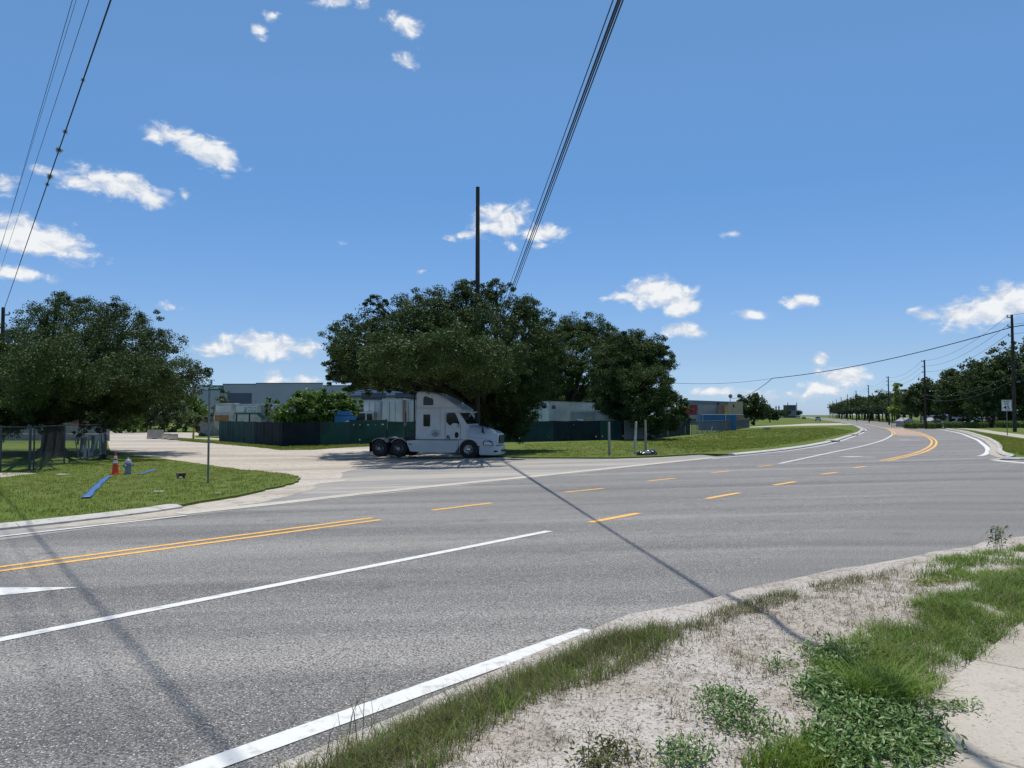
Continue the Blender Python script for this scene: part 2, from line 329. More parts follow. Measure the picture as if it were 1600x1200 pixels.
def sheet(name, polys, m, dz, skirt=0, parent=None, kind='structure', label=None):
    """flat polygons (world xy) laid on the ground at +dz, folded where the ground folds; skirt = depth of the side faces"""
    bm = bmesh.new()
    for P in polys:
        tri = tessellate_polygon([[Vector((p[0], p[1], 0)) for p in P]])
        vs = [bm.verts.new((p[0], p[1], 0)) for p in P]
        for t in tri:
            try: bm.faces.new([vs[i] for i in t])
            except ValueError: pass
    for sv in (S0, S1):
        bmesh.ops.bisect_plane(bm, geom=bm.verts[:]+bm.edges[:]+bm.faces[:], plane_co=(NX*sv, NY*sv, 0), plane_no=(NX, NY, 0), dist=1e-5)
    for v in bm.verts: v.co.z = T(v.co.x, v.co.y)+dz
    for f in bm.faces:
        f.normal_update()
        if f.normal.z < 0: f.normal_flip()
    if skirt:
        be = [e for e in bm.edges if len(e.link_faces) == 1]
        r = bmesh.ops.extrude_edge_only(bm, edges=be)
        for v in [g for g in r['geom'] if isinstance(g, bmesh.types.BMVert)]: v.co.z -= skirt
        bmesh.ops.recalc_face_normals(bm, faces=bm.faces)
    me = bpy.data.meshes.new(name); bm.to_mesh(me); bm.free()
    o = link(name, me, m, parent)
    if not parent: tag(o, label, None, None, kind)
    return o
def ribbon(P, w0): return offset(P, -w0/2)+offset(P, w0/2)[::-1]
def text_mesh(s, size, bold=0.0):
    cu = bpy.data.curves.new('t', 'FONT'); cu.body = s; cu.size = size; cu.align_x = 'CENTER'; cu.align_y = 'CENTER'; cu.extrude = .002; cu.offset = bold
    o = bpy.data.objects.new('t', cu); COL.objects.link(o)
    dg = bpy.context.evaluated_depsgraph_get(); me = bpy.data.meshes.new_from_object(o.evaluated_get(dg))
    bpy.data.objects.remove(o); return me
def text(s, size, m, parent, loc, rot=(math.pi/2, 0, 0), bold=0.0, sx=1, name='lettering'):
    me = text_mesh(s, size, bold); me.materials.clear(); o = link(name, me, m, parent); o.location = loc; o.rotation_euler = rot; o.scale.x = sx; return o
def wobble(P, amp, f, seed=0):
    o = []
    for p in P: n = mnoise.noise(Vector((p[0]*f, p[1]*f, seed))); k = mnoise.noise(Vector((p[0]*f, p[1]*f, seed+9))); o.append(Vector((p[0]+n*amp, p[1]+k*amp)))
    return o
def dense(P, d):
    o = []
    for a, b in zip(P[:-1], P[1:]):
        n = max(1, int((b-a).length/d)); o += [a+(b-a)*(k/n) for k in range(n)]
    return o+[P[-1]]
def inpoly(P, X, Y):
    ins = np.zeros(len(X), bool); n = len(P); j = n-1
    for i in range(n):
        xi, yi, xj, yj = P[i][0], P[i][1], P[j][0], P[j][1]
        c = ((yi > Y) != (yj > Y)) & (X < (xj-xi)*(Y-yi)/((yj-yi)+1e-12)+xi); ins ^= c; j = i
    return ins
def scatter(P, n, rng):
    A = np.array([(p[0], p[1]) for p in P]); lo = A.min(0); hi = A.max(0); out = np.zeros((0, 2))
    while len(out) < n:
        q = rng.uniform(lo, hi, (n*2, 2)); out = np.vstack([out, q[inpoly(P, q[:, 0], q[:, 1])]])
    return out[:n]
def npmesh(name, V, F4=None, F3=None):
    me = bpy.data.meshes.new(name); nv = len(V); F4 = np.zeros((0, 4), int) if F4 is None else F4; F3 = np.zeros((0, 3), int) if F3 is None else F3
    me.vertices.add(nv); me.vertices.foreach_set('co', np.asarray(V, np.float32).ravel())
    me.loops.add(len(F4)*4+len(F3)*3); me.polygons.add(len(F4)+len(F3))
    me.loops.foreach_set('vertex_index', np.concatenate([F4.ravel(), F3.ravel()]).astype(np.int32))
    ls = np.concatenate([np.arange(len(F4))*4, len(F4)*4+np.arange(len(F3))*3]).astype(np.int32)
    me.polygons.foreach_set('loop_start', ls); me.update(calc_edges=True); return me
def unit(a): return a/(np.linalg.norm(a, axis=1, keepdims=True)+1e-9)
def leaf_quads(C, size, rng, out=None, up=.5, wid=.55, droop=0):
    n = len(C); nr = rng.normal(size=(n, 3)); nr[:, 2] += up
    if out is not None: nr += out*.8
    nr = unit(nr); t = rng.normal(size=(n, 3)); t[:, 2] -= droop; t = unit(t-nr*np.sum(t*nr, 1, keepdims=True)); b = np.cross(nr, t)
    s = (size*rng.uniform(.6, 1.3, n))[:, None]
    V = np.stack([C-t*s*.5, C+b*s*wid*.5+nr*s*.06, C+t*s*.5, C-b*s*wid*.5+nr*s*.06], 1).reshape(-1, 3)
    return V, np.arange(n*4).reshape(-1, 4)
def blades(P2, zf, h, wd, rng, lean=.35):
    n = len(P2); hh = h*rng.uniform(.5, 1.3, n); a = rng.uniform(0, 2*math.pi, n); l = hh*lean*rng.uniform(.2, 1.8, n)
    d = np.stack([np.cos(a), np.sin(a), 0*a], 1); a2 = a+rng.uniform(.8, 2.3, n); s = np.stack([np.cos(a2), np.sin(a2), 0*a], 1)*(wd*rng.uniform(.6, 1.3, n)/2)[:, None]
    B = np.stack([P2[:, 0], P2[:, 1], zf], 1); up = np.array([0, 0, 1.])
    mid = B+d*(l*.35)[:, None]+up*(hh*.6)[:, None]; tip = B+d*l[:, None]+up*(hh*.95)[:, None]
    V = np.stack([B-s, B+s, mid+s*.7, mid-s*.7, tip], 1).reshape(-1, 3); k = np.arange(n)[:, None]*5
    return V, k+np.array([[0, 1, 2, 3]]), k+np.array([[3, 2, 4]])
def crown_mesh(name, lobes, nleaf, leaf, seed, subr=(.45, .85), flat=.85, up=.5, droop=0):
    rng = np.random.default_rng(seed); W = np.array([l[3]**2 for l in lobes]); W = W/W.sum(); Cs = []; Os = []
    for (x, y, z, r), wt in zip(lobes, W):
        k = int(nleaf*wt)+1; ns = max(5, int(5.0*(r/np.mean(subr))**2)); d = unit(rng.normal(size=(ns, 3))); d[:, 2] *= flat
        rr = rng.uniform(.08, 1, ns)**.45; far = rng.uniform(size=ns) < .2; rr[far] = rng.uniform(1.0, 1.32, far.sum()); sc = np.array([x, y, z])+d*(r*rr)[:, None]; sr = rng.uniform(*subr, ns)*min(1, r/1.2); sr[far] *= .6
        idx = rng.integers(0, ns, k); o = unit(rng.normal(size=(k, 3))); o[:, 2] *= .7
        Cs.append(sc[idx]+o*(sr[idx]*rng.uniform(.1, 1, k)**.6)[:, None]); Os.append(o*.6+d[idx]*.4)
    C = np.vstack(Cs); O = np.vstack(Os); V, F = leaf_quads(C, leaf, rng, O, up, .6, droop); return npmesh(name, V, F)
def limbs(mb, base, h0, r0, lobes, rg, lean=(0, 0)):
    b = Vector(base); top = b+Vector((lean[0], lean[1], h0))
    P = [b+(top-b)*t+Vector((rg.uniform(-.08, .08), rg.uniform(-.08, .08), 0))*(0 if t == 0 else 1) for t in (0, .12, .4, .7, 1)]
    mb.tube([P[0]-Vector((0, 0, .15))]+P, [r0*1.55, r0*1.35, r0*1.05, r0*.95, r0*.9, r0*.8], 10)
    for (x, y, z, r) in lobes:
        e = Vector((x, y, z)); m1 = top+(e-top)*.35+Vector((rg.uniform(-.4, .4), rg.uniform(-.4, .4), abs(e.z-top.z)*.1)); m2 = top+(e-top)*.7+Vector((rg.uniform(-.3, .3), rg.uniform(-.3, .3), .2))
        mb.tube([top-Vector((0, 0, .2)), m1, m2, e], [r0*.5, r0*.3, r0*.17, r0*.06], 6)
        for _ in range(4):
            q = e+Vector((rg.uniform(-1, 1), rg.uniform(-1, 1), rg.uniform(-.7, .7))).normalized()*r*.7; mb.tube([m2, m2+(q-m2)*.5+Vector((0, 0, .15)), q], [r0*.12, r0*.08, .015], 4)
def tree(name, label, base, lobes, nleaf, leaf, lm, seed, tr=.3, th=2.2, group=None, subr=(.45, .85), lean=(0, 0), cat='tree', up=.5, droop=0, bark='bark', zoff=.05):
    z0 = T(*base)+zoff; t = thing(name, label, cat, (base[0], base[1], z0), 0, group)
    L = [(x-base[0], y-base[1], z-z0, r) for x, y, z, r in lobes]
    mb = MB(); limbs(mb, (0, 0, 0), th, tr, L, random.Random(seed), lean); mb.build('trunk', bark, t, smooth=True)
    link('crown', crown_mesh('crown', L, nleaf, leaf, seed, subr, up=up, droop=droop), lm, t); return t
def pl(D, L, k=1.0): return [(*at(x, y, D+(o[0] if o else 0)), k*r*D/FPX*(.74 if o and o[0] <= -8 else 1)) for (x, y, r, *o) in L]
# ================================================================== THE GROUND
sheet('ground', [[Vector((-2500, -400)), Vector((2500, -400)), Vector((2500, 5000)), Vector((-2500, 5000))]], 'lawn', -.05)
DIR = Vector((math.sin(PH), math.cos(PH))); FD = Vector((math.sin(R(19.5)), math.cos(R(19.5))))
inn0 = gp(820, 748)
inner = [inn0-DIR*70, inn0-DIR*30, inn0-DIR*12, inn0, gp(1130, 715), gp(1240, 703), gp(1300, 692.5), gp(1333, 682), gp(1350, 674.5), gp(1347, 668.8), Vector((113, 262))]
inner += [inner[-1]+FD*k for k in (150, 400, 900)]
inner = catmull(inner, 10)
outer = catmull([gp(1535, 712.5), gp(1545, 709), gp(1547, 702), gp(1539, 694), gp(1521, 684), gp(1487, 674), Vector((93, 174)), Vector((129, 267)), Vector((129, 267))+FD*150, Vector((129, 267))+FD*400, Vector((129, 267))+FD*900], 10)
kerb_near = catmull([gp(430, 1200)-DIR*25, gp(430, 1200)-DIR*8, gp(430, 1200), gp(690, 1086), gp(930, 988), gp(1110, 948), gp(1240, 914), gp(1400, 884), gp(1500, 864), gp(1600, 848), Vector((10.5, 11.6)), Vector((16, 12.2)), Vector((45, 10))], 8)
kr = catmull([Vector((60, 16)), Vector((27, 24.6)), gp(1600, 719.5), gp(1578, 715.5), gp(1563, 711), gp(1557, 706), gp(1558, 700), gp(1551, 692), gp(1533, 683), gp(1500, 673.3), gp(1462, 667.8), Vector((94.5, 173.5)), Vector((130.5, 266.5)), Vector((130.5, 266.5))+FD*150, Vector((130.5, 266.5))+FD*400, Vector((130.5, 266.5))+FD*900], 8)
# asphalt: one sheet from the near kerb to the inside kerb, the side street included
sheet('road', [offset(inner, -1.0)+kr[::-1]+[Vector((60, 5))]+offset(kerb_near, .2)[::-1]], 'asphalt', 0)
# ---- driveway
strip_a = gp(1120, 711.5)
drv = gps([(300, 801), (560, 774), (820, 747), (1120, 711.5), (1000, 717), (790, 713), (700, 700)])
apron = [gp(-40, 850), gp(300, 805), gp(560, 776), gp(820, 749), gp(1128, 714.8), gp(1095, 710), gp(1000, 714), gp(800, 711), gp(640, 704), gp(430, 716), gp(300, 712), gp(380, 740), gp(300, 770), gp(0, 800)]
sheet('driveway_apron', [wobble(dense(apron+[apron[0]], 1.0)[:-1], .12, .8)], 'old_asphalt', .004)
dirt = gps([(60, 826), (200, 815), (310, 803.5), (380, 793), (425, 778), (480, 764), (530, 752), (545, 742), (555, 733), (610, 722), (720, 722.5), (800, 717), (800, 705), (640, 690), (480, 690), (300, 684), (335, 676.5), (170, 674), (-60, 676), (-60, 690), (150, 705), (250, 745), (150, 790)])
sheet('dirt_track', [wobble(wobble(dense(dirt+[dirt[0]], .5)[:-1], .9, .4, 3), .3, 1.6, 6)], 'dirt', .009)
g0 = gp(290, 804.5); gut = [g0, gp(430, 789.5), gp(560, 774.5), gp(690, 760.5), gp(820, 747.5), gp(980, 730.5), gp(1125, 715.2)]
gut = dense(catmull(gut, 4), .5); gz = offset(gut, -.62)
sheet('gutter_strip', [gut+wobble(gz, .07, 1.5)[::-1]], 'pale_gutter', .014)
# ---- lawns
lawnL = [gp(-500, 884), gp(-200, 848)]+gps([(0, 827), (80, 818.5), (150, 810.5), (230, 801), (288, 792.5), (330, 784), (400, 771), (455, 758), (470, 750.5), (455, 744), (400, 737), (330, 729), (270, 720), (225, 714), (172, 707)])+[gp(170, 700), gp(168, 686), gp(-60, 684), Vector((-140, 90)), Vector((-140, -60))]
k = len(lawnL)-5
lawnLw = lawnL[:6]+wobble(dense(lawnL[6:k], .35), .22, 1.7, 5)+lawnL[k:]
sheet('lawn_left', [lawnLw], 'lawn', .07, .12)
lawnF = gps([(232, 683.5), (300, 690.5), (345, 694), (400, 699), (440, 703.5), (490, 703), (540, 699.5), (600, 697)])
sheet('fence_verge', [wobble(dense(lawnF, .8), .35, .9, 8)+[Vector((-10, 74)), Vector((-31, 81)), Vector((-45, 95))]], 'lawn', .05, .1)
kin = offset(inner, -.42)
i0 = min(range(len(kin)), key=lambda i: (kin[i]-gp(1100, 713)).length)
lawnR = [gp(788, 715), gp(830, 716.5), gp(960, 717), gp(1030, 714.6), gp(1092, 710.8)]
lawnRp = wobble(dense(lawnR, .5), .12, 1.4, 4)+offset(inner, -.78)[i0+1:]+[Vector((60, 1150)), Vector((-9, 1150)), Vector((-9, 78)), Vector((-8, 62)), Vector((-4, 52))]
sheet('lawn_field', [lawnRp], 'lawn', .075, .14)
sheet('lawn_right', [wobble(offset(kr, .24)[3:], .08, 1.1)+[Vector((900, 1150)), Vector((900, -40)), Vector((70, 5)), Vector((60, 16.2))]], 'lawn', .07, .14)
# bare ground in the field, and the far sidewalk
sheet('bare_track', [wobble(dense(gps([(1130, 669.5), (1180, 667), (1230, 664.2), (1262, 662.3), (1312, 661.6), (1335, 664.4), (1250, 665.8), (1180, 668.2), (1130, 670.2), (1130, 669.5)]), 4)[:-1], .6, .2)], 'dirt', .079)
sheet('far_sidewalk', [offset(catmull([Vector((30, 40)), Vector((39, 58)), Vector((53, 85)), Vector((70, 118)), Vector((110, 205))], 6), -.75)+offset(catmull([Vector((30, 40)), Vector((39, 58)), Vector((53, 85)), Vector((70, 118)), Vector((110, 205))], 6), .75)[::-1]], 'concrete', .076)
# ---- kerbs: each cast section is a piece
def kerb(name, P, w0, h, seclen=3.0, side=1, z0=0, zf=None):
    e = tag(bpy.data.objects.new(name, None), None, None, None, 'structure'); COL.objects.link(e)
    d = [0]
    for a, b in zip(P[:-1], P[1:]): d.append(d[-1]+(b-a).length)
    def pt(s):
        for i in range(len(d)-1):
            if d[i+1] >= s: t = (s-d[i])/max(1e-6, d[i+1]-d[i]); return P[i]+(P[i+1]-P[i])*t, (P[i+1]-P[i]).normalized()
        return P[-1], (P[-1]-P[-2]).normalized()
    s = 0; rg = random.Random(len(P))
    prof = [(0, -.06), (0, h*.45), (w0*.3, h*.85), (w0*.42, h), (w0, h), (w0, -.06)]
    while s < d[-1]-.05:
        L = min(seclen, d[-1]-s); n = max(2, int(L/1.0)+1); V = []; F = []; j = rg.uniform(-.006, .006)
        for i in range(n):
            p, t = pt(s+.006+(L-.012)*i/(n-1)); nn = Vector((t.y, -t.x))*side
            for (a, b) in prof: q = p+nn*a; V.append((q.x, q.y, T(q.x, q.y)+b+z0+j+(zf(p) if zf else 0)))
        m = len(prof)
        for i in range(n-1): F += [(i*m+k_, i*m+(k_+1) % m, (i+1)*m+(k_+1) % m, (i+1)*m+k_) for k_ in range(m)]
        F += [tuple(range(m)), tuple(range((n-1)*m, n*m))]
        MB().add(V, F).build('kerb_section', 'kerb_concrete', e); s += L
    return e
kerb('kerb', dense([gp(-300, 864), gp(-60, 835), gp(0, 829), gp(80, 820.5), gp(150, 812.5), gp(230, 803), gp(286, 794.5)], 2), .4, .10, 3, -1)
kin2 = [p for p in offset(inner, -.36)[i0+1:] if p.y < 170]
kerb('kerb', kin2, .42, .11, 3.5, -1)
kerb('kerb', [p for p in kr[3:] if p.y < 140], .22, .11, 3.5, 1)
kerb('kerb', [p for p in kerb_near if .3 < p.x < 14], .16, .085, 3, 1, 0, lambda p: -.11*min(1, max(0, (7.1-p.y)/1.0)))
# concrete gutter beside the right-hand kerb, and storm inlets in the inside kerb
kg = [p for p in kr[3:] if p.y < 140]; sheet('gutter_strip', [kg+wobble(offset(kg, -.32), .06, 1.2)[::-1]], 'concrete', .006)
for i, (x, y) in enumerate([(1293, 690.5), (1332, 680.5), (1341, 674.8)]):
    p = gp(x, y); q = min(kin2, key=lambda a: (a-p).length); t = thing('storm_inlet', ['concrete kerb inlet with dark slot, nearest of three along the field', 'middle concrete kerb inlet along the field kerb', 'farthest concrete kerb inlet along the field kerb'][i], 'storm drain', (q.x, q.y, T(q.x, q.y)), -R(30+i*3))
    MB().b2(-.45, .45, -.9, .9, .085, .15).build('lid', 'kerb_concrete', t, .015); MB().b2(.2, .46, -.7, .7, .03, .083).build('slot', 'black', t)
# ---- painted markings
def mark(name, P, w0, m, dz=.005): return sheet(name, [ribbon(P, w0)], m, dz)
el_a, el_b = gp(330, 1195), gp(922, 985); ed = (el_b-el_a).normalized()
mark('edge_line', dense([el_a-ed*14, el_b], .5), .17, 'white_line')
la, lb = gp(0, 1000), gp(858, 830); ld = (lb-la).normalized(); mark('lane_line', dense([la-ld*25, lb], 1), .15, 'white_line')
for q in ((0, 892.6, 595, 812.3), (0, 886.2, 582, 809.3)):
    a, b = gp(q[0], q[1]), gp(q[2], q[3]); mark('centre_line', dense([a-(b-a).normalized()*30, b], 1), .135, 'yellow_line')
for q in [(675,797.5,768,786),(882,769.3,942,763.3),(1013,751.7,1055,747.3),(1112,738.8,1140,736),(1184,729,1207,726.6),(922,816.5,998,802),(1104,779.3,1155,770.2),(1209,758.3,1243,752.6),(1284,741.3,1308,738),(1334,731.2,1352,728.7)]:
    mark('guide_dash', dense([gp(q[0], q[1]), gp(q[2], q[3])], .5), .16, 'yellow_line')
mark('edge_line', dense([gp(-700, 926), gp(0, 839.5), gp(150, 822.5), gp(290, 806.5)], 2), .14, 'white_line', .016)
mark('lane_line', catmull(gps([(1218, 724.3), (1300, 706.8), (1345, 697.5), (1376, 689), (1390, 682.5), (1395, 678.5)]), 8), .16, 'white_line')
ie = [p for p in offset(inner, .05) if 36 < p.y < 700]; mark('edge_line', ie, .17, 'white_line')
mark('edge_line', [p for p in offset(outer, -.1) if p.y < 700], .22, 'white_line')
yl = catmull(gps([(1381, 720), (1431, 709), (1452, 700.3), (1459, 693.5), (1458, 687.5), (1448, 681), (1432, 675), (1408, 669.3)]), 8)
mark('centre_line', offset(yl, -.14), .13, 'yellow_line'); mark('centre_line', offset(yl, .14), .13, 'yellow_line')
y2 = catmull(gps([(1396, 679), (1395.5, 675.5), (1390, 671.5), (1378, 667.5), (1350, 662.5)]), 8)
mark('centre_line', offset(y2, -.14), .13, 'yellow_line'); mark('centre_line', offset(y2, .14), .13, 'yellow_line')
isl = gps([(1399, 679.3), (1398, 675), (1391, 670.5), (1384, 668), (1408, 670), (1431, 675.8), (1446, 681.5)])
sheet('median_island', [isl], 'brick_paint', .004)
mark('island_line', dense([gp(1399, 679.6), gp(1446, 683.2)], 2), .13, 'yellow_line', .008)
def arrow(p, d, L, w0, head):
    n = Vector((d.y, -d.x)); return [p-n*w0*.4, p+d*(L-head)-n*w0*.5, p+d*(L-head)-n*w0*1.9, p+d*L, p+d*(L-head)+n*w0*1.9, p+d*(L-head)+n*w0*.5, p+n*w0*.4]
def arrow2(a, b, w0): d = (b-a).normalized(); return arrow(a, d, (b-a).length, w0, .9)
sheet('turn_arrow', [arrow2(gp(1366, 714.3), gp(1311, 713.4), .22)], 'white_line', .005)
sheet('turn_arrow', [arrow2(gp(1438, 687.8), gp(1406, 687.2), .25)], 'white_line', .005)
a_, b_ = gp(125, 918), gp(-150, 929); d_ = (b_-a_).normalized(); n_ = Vector((d_.y, -d_.x))
sheet('turn_arrow', [[a_, gp(0, 931), gp(-200, 946), gp(-200, 918), gp(0, 918.5)]], 'white_line', .005)
mark('stop_line', dense([gp(1556, 719.8), gp(1640, 728)], 1), .3, 'white_line')
for i, Lp in enumerate([[(1120,750),(1160,748.5),(1185,747)],[(1390,733),(1440,728),(1470,725)],[(240,951),(262,948),(290,946)],[(848,828),(866,829.5),(876,830.5)]]):
    P = wobble(dense(catmull(gps(Lp), 6), .12), .05, 3.0, i); sheet('road_crack', [ribbon(P, .012+.006*(i % 3))], 'black', .004)
# ---- near verge: sandy, uneven, with kerb on one side and the sidewalk on the other
wk_a, wk_b = gp(1440, 1100, .12), gp(1600, 968, .12); wkd = (wk_b-wk_a).normalized(); wkn = Vector((wkd.y, -wkd.x))
KN = np.array([(p.x, p.y) for p in kerb_near])
def kerb_dist(x, y):
    a = KN[:-1]; b = KN[1:]; d = b-a; q = np.array([x, y])-a; t = np.clip((q*d).sum(1)/((d*d).sum(1)+1e-9), 0, 1); return float(np.sqrt(((q-d*t[:, None])**2).sum(1)).min())
def V_(x, y, dk=None):
    dw = -(Vector((x, y))-wk_a).dot(wkn)          # metres on the grass side of the sidewalk edge
    if dw < -.08: return .03
    dk = kerb_dist(x, y) if dk is None else dk; k_ = min(1, max(0, dk-.1)/.7)*min(1, max(0, dw+.02)/.4)
    n = mnoise.noise(Vector((x*.9, y*.9, 0)))*.05+mnoise.noise(Vector((x*2.6, y*2.6, 3)))*.028+mnoise.noise(Vector((x*8, y*8, 5)))*.008
    e_ = min(1, max(0, (y-5.0)/1.2)); lo_ = .012+(.083*e_)+(1-e_)*.083*min(1, max(0, dk-.02)/.8)
    return lo_+k_*(.045+n)
vp = [p+(q-p)*min(1, max(0, (p.y-5.0)/1.2)) for p, q in zip(kerb_near, [k_+(q_-k_)*(.25+.75*abs(math.sin(i_*.37)*math.cos(i_*.11))) for i_, (k_, q_) in enumerate(zip(kerb_near, offset(kerb_near, .15)))])]
vpoly = [p for p in vp]+[Vector((45, -40)), Vector((-40, -40))]
bm = bmesh.new(); vs = [bm.verts.new((p.x, p.y, 0)) for p in vpoly]
for t in tessellate_polygon([[Vector((p.x, p.y, 0)) for p in vpoly]]):
    try: bm.faces.new([vs[i] for i in t])
    except ValueError: pass
for ax, lo, hi in ((0, -2.2, 9.5), (1, 2.6, 12.4)):
    v = lo
    while v < hi:
        pc = [0, 0, 0]; pn = [0, 0, 0]; pc[ax] = v; pn[ax] = 1
        bmesh.ops.bisect_plane(bm, geom=bm.verts[:]+bm.edges[:]+bm.faces[:], plane_co=pc, plane_no=pn, dist=1e-5); v += .14
for v in bm.verts: v.co.z = V_(v.co.x, v.co.y)
for f in bm.faces:
    f.normal_update(); f.smooth = True
    if f.normal.z < 0: f.normal_flip()
me = bpy.data.meshes.new('verge'); bm.to_mesh(me); bm.free(); tag(link('verge', me, 'sand'), None, None, None, 'structure')
sw = tag(bpy.data.objects.new('sidewalk', None), None, None, None, 'structure'); COL.objects.link(sw)
mj = gp(1530, 1033, .12); s_j = (mj-wk_a).dot(wkd)
for i in range(-5, 8):
    s0_ = s_j+i*1.52; c = [wk_a+wkd*(s0_+a)+wkn*b for a, b in ((.006, 0), (1.514, 0), (1.514, 1.83), (.006, 1.83))]
    MB().plan([(p.x, p.y) for p in c], .0, .125).build('paving_slab', 'concrete', sw, .008, seg=1)
# ================================================================== TREES
RNG = np.random.default_rng(11)
tree('oak_tree', 'big dark live oak behind the chain-link fence on the left', tuple(gp(82, 706)), pl(54, [
    (90,520,56,-1),(150,505,46,1),(45,540,55,1),(195,540,60,-2),(240,562,52,0),(275,588,38,-1),(300,592,24,1),(120,484,28,2),(75,484,30,0),(215,505,34,2),(20,590,60,0),(90,590,66,-3),(170,600,60,-2),(235,612,42,-1),(50,622,42,-4),(120,618,40,-5),(190,630,40,3),(262,618,30,2),(-20,600,60,2),(318,582,13,-1),(90,468,14,0),(180,486,24,-1),(255,532,30,2),(150,640,22,-3),
    (10,640,30,-4),(200,640,22,1),(100,610,60,5),(170,570,60,4),(245,600,36,-5),(285,612,22,-3),(130,545,60,-4),(60,590,60,-6),(-40,650,40,-2),(210,590,50,-6),(90,560,50,-12),(150,590,46,-12),(40,600,50,-13),(210,585,40,-10),(100,600,36,-10),(170,598,30,-9),(30,625,34,-11),(60,560,40,-14),(245,585,34,-9),(-30,620,50,-10),(90,560,38,-17),(35,580,38,-18),(60,642,30,-3),(20,652,32,-3),(122,645,28,-2),(172,648,24,-2),(-20,660,34,-3),(215,632,28,-1),(45,668,18,-5),(5,672,20,-5)], .94), 250000, .125, 'oak_leaf', 1, .75, 2.4, subr=(.45, .8))
tree('oak_tree', 'lighter green tree at the left edge below the transformer', tuple(gp(-40, 700)), pl(50, [(-30,580,62),(10,556,34),(-10,620,44),(30,600,24,-2),(-60,620,50),(0,645,34)]), 40000, .16, 'oak_leaf_b', 2, .4, 3)
tree('oak_tree', 'widest oak whose crown overhangs the white semi truck', tuple(gp(748, 703)), pl(51, [
    (560,545,44,-2),(540,522,30,0),(585,508,38,1),(620,540,56,-4),(640,492,42,2),(690,484,46,0),(680,540,64,-4),(740,478,42,2),(760,530,68,-3),(800,502,46,0),(835,500,30,3),(725,455,24,0),(775,456,24,1),(822,480,26,-1),
    (830,550,50,2),(800,590,55,1),(740,575,50,-6),(680,570,44,-7),(620,570,42,-7),(570,578,36,-4),(535,578,24,-1),(545,560,30,3),(720,600,40,5),(775,620,40,4),(802,645,32,3),(835,600,44,3),(650,590,30,5),(795,660,30,4),(590,474,16,1),(518,592,11,-3),(770,575,50,-8),(560,602,15,-3),
    (600,588,26,2),(700,555,50,-11),(640,552,46,-11),(760,560,44,-11),(590,555,38,-9),(800,560,40,-8),(660,500,40,-4),(720,510,50,4),(600,550,50,5),(770,640,30,6),(860,560,36,5),(855,520,28,5),(620,600,18,0),(540,545,26,-4),(738,630,20,3),(620,556,42,-14),(700,545,44,-16),(760,552,40,-16),(590,568,30,-12),(660,560,40,-15),(730,575,34,-13),(790,640,36,4),(822,620,36,5),(782,668,28,4),(842,600,38,5),(762,640,28,5),(826,652,22,6),(560,592,28,0),(602,594,24,1),(640,594,22,2),(530,585,20,1),(675,592,26,3),(805,675,22,5),(850,570,36,6)], .94), 330000, .125, 'oak_leaf', 3, .55, 3.0, lean=(.5, .5), subr=(.36, .62))
tree('oak_tree', 'oak with upright crown behind the lettered white trailer', (at(890, 650, 106).x, 106), pl(104, [(880,540,42,0),(905,522,34,1),(865,580,46,0),(920,560,44,-3),(900,600,46,4),(930,508,20,0),(860,530,30,3),(945,600,36,4),(850,610,40,6),(890,640,32,8),(935,630,34,8),(955,560,34,4),(870,625,36,8),(915,655,30,9),(850,560,36,2),(965,640,30,8),(950,545,34,2),(968,590,36,2),(945,520,20,0),(975,560,26,2),(895,505,20,0)], .92), 150000, .2, 'oak_leaf_b', 4, .5, 3.4, subr=(.6, 1.0))
tree('oak_tree', 'rounded dense oak right of the trailers over the corrugated gate', tuple(gp(1000, 684)), pl(82, [(980,550,42,0),(1010,548,36,1),(1024,572,30,0),(960,590,40,0),(1005,600,46,-3),(1030,620,30,0),(972,635,38,1),(1010,645,36,-3),(1038,650,24,-1),(1034,548,14,0),(965,540,26,1),(990,530,22,2),(1043,628,14,0),(1050,662,14,0),(990,665,24,2),(955,560,30,2),(985,610,40,5),(1000,570,44,6),(1020,670,18,-3),(965,660,26,3),(950,620,30,3),(1045,590,12,0)], .92), 170000, .165, 'oak_leaf', 5, .5, 2.2, subr=(.55, .95))
tree('shrub_tree', 'small light tree tip poking out behind the dense oak by the red container', tuple(gp(1062, 676)), pl(100, [(1062,640,14),(1066,628,9),(1056,652,14),(1066,655,12)]), 3500, .3, 'oak_leaf_b', 6, .15, 1.2, subr=(.3, .6))
tree('bush', 'bright green leafy bush rising behind the green screen fence', (at(490, 650, 88).x, 88), pl(88, [(450,645,22),(480,635,28),(520,640,26),(545,640,22),(500,655,26),(460,660,22),(555,655,16),(475,622,14),(535,622,14),(440,655,12),(510,620,14)]), 17000, .34, 'bush_leaf', 7, .2, 1.0, subr=(.4, .8), cat='bush')
tree('sapling', 'thin sapling between the garbage truck and the bright bush', (at(419, 650, 90).x, 90), pl(90, [(419,632,7),(420,645,8),(418,624,4)]), 800, .3, 'bush_leaf', 8, .07, 1.5, subr=(.2, .5))
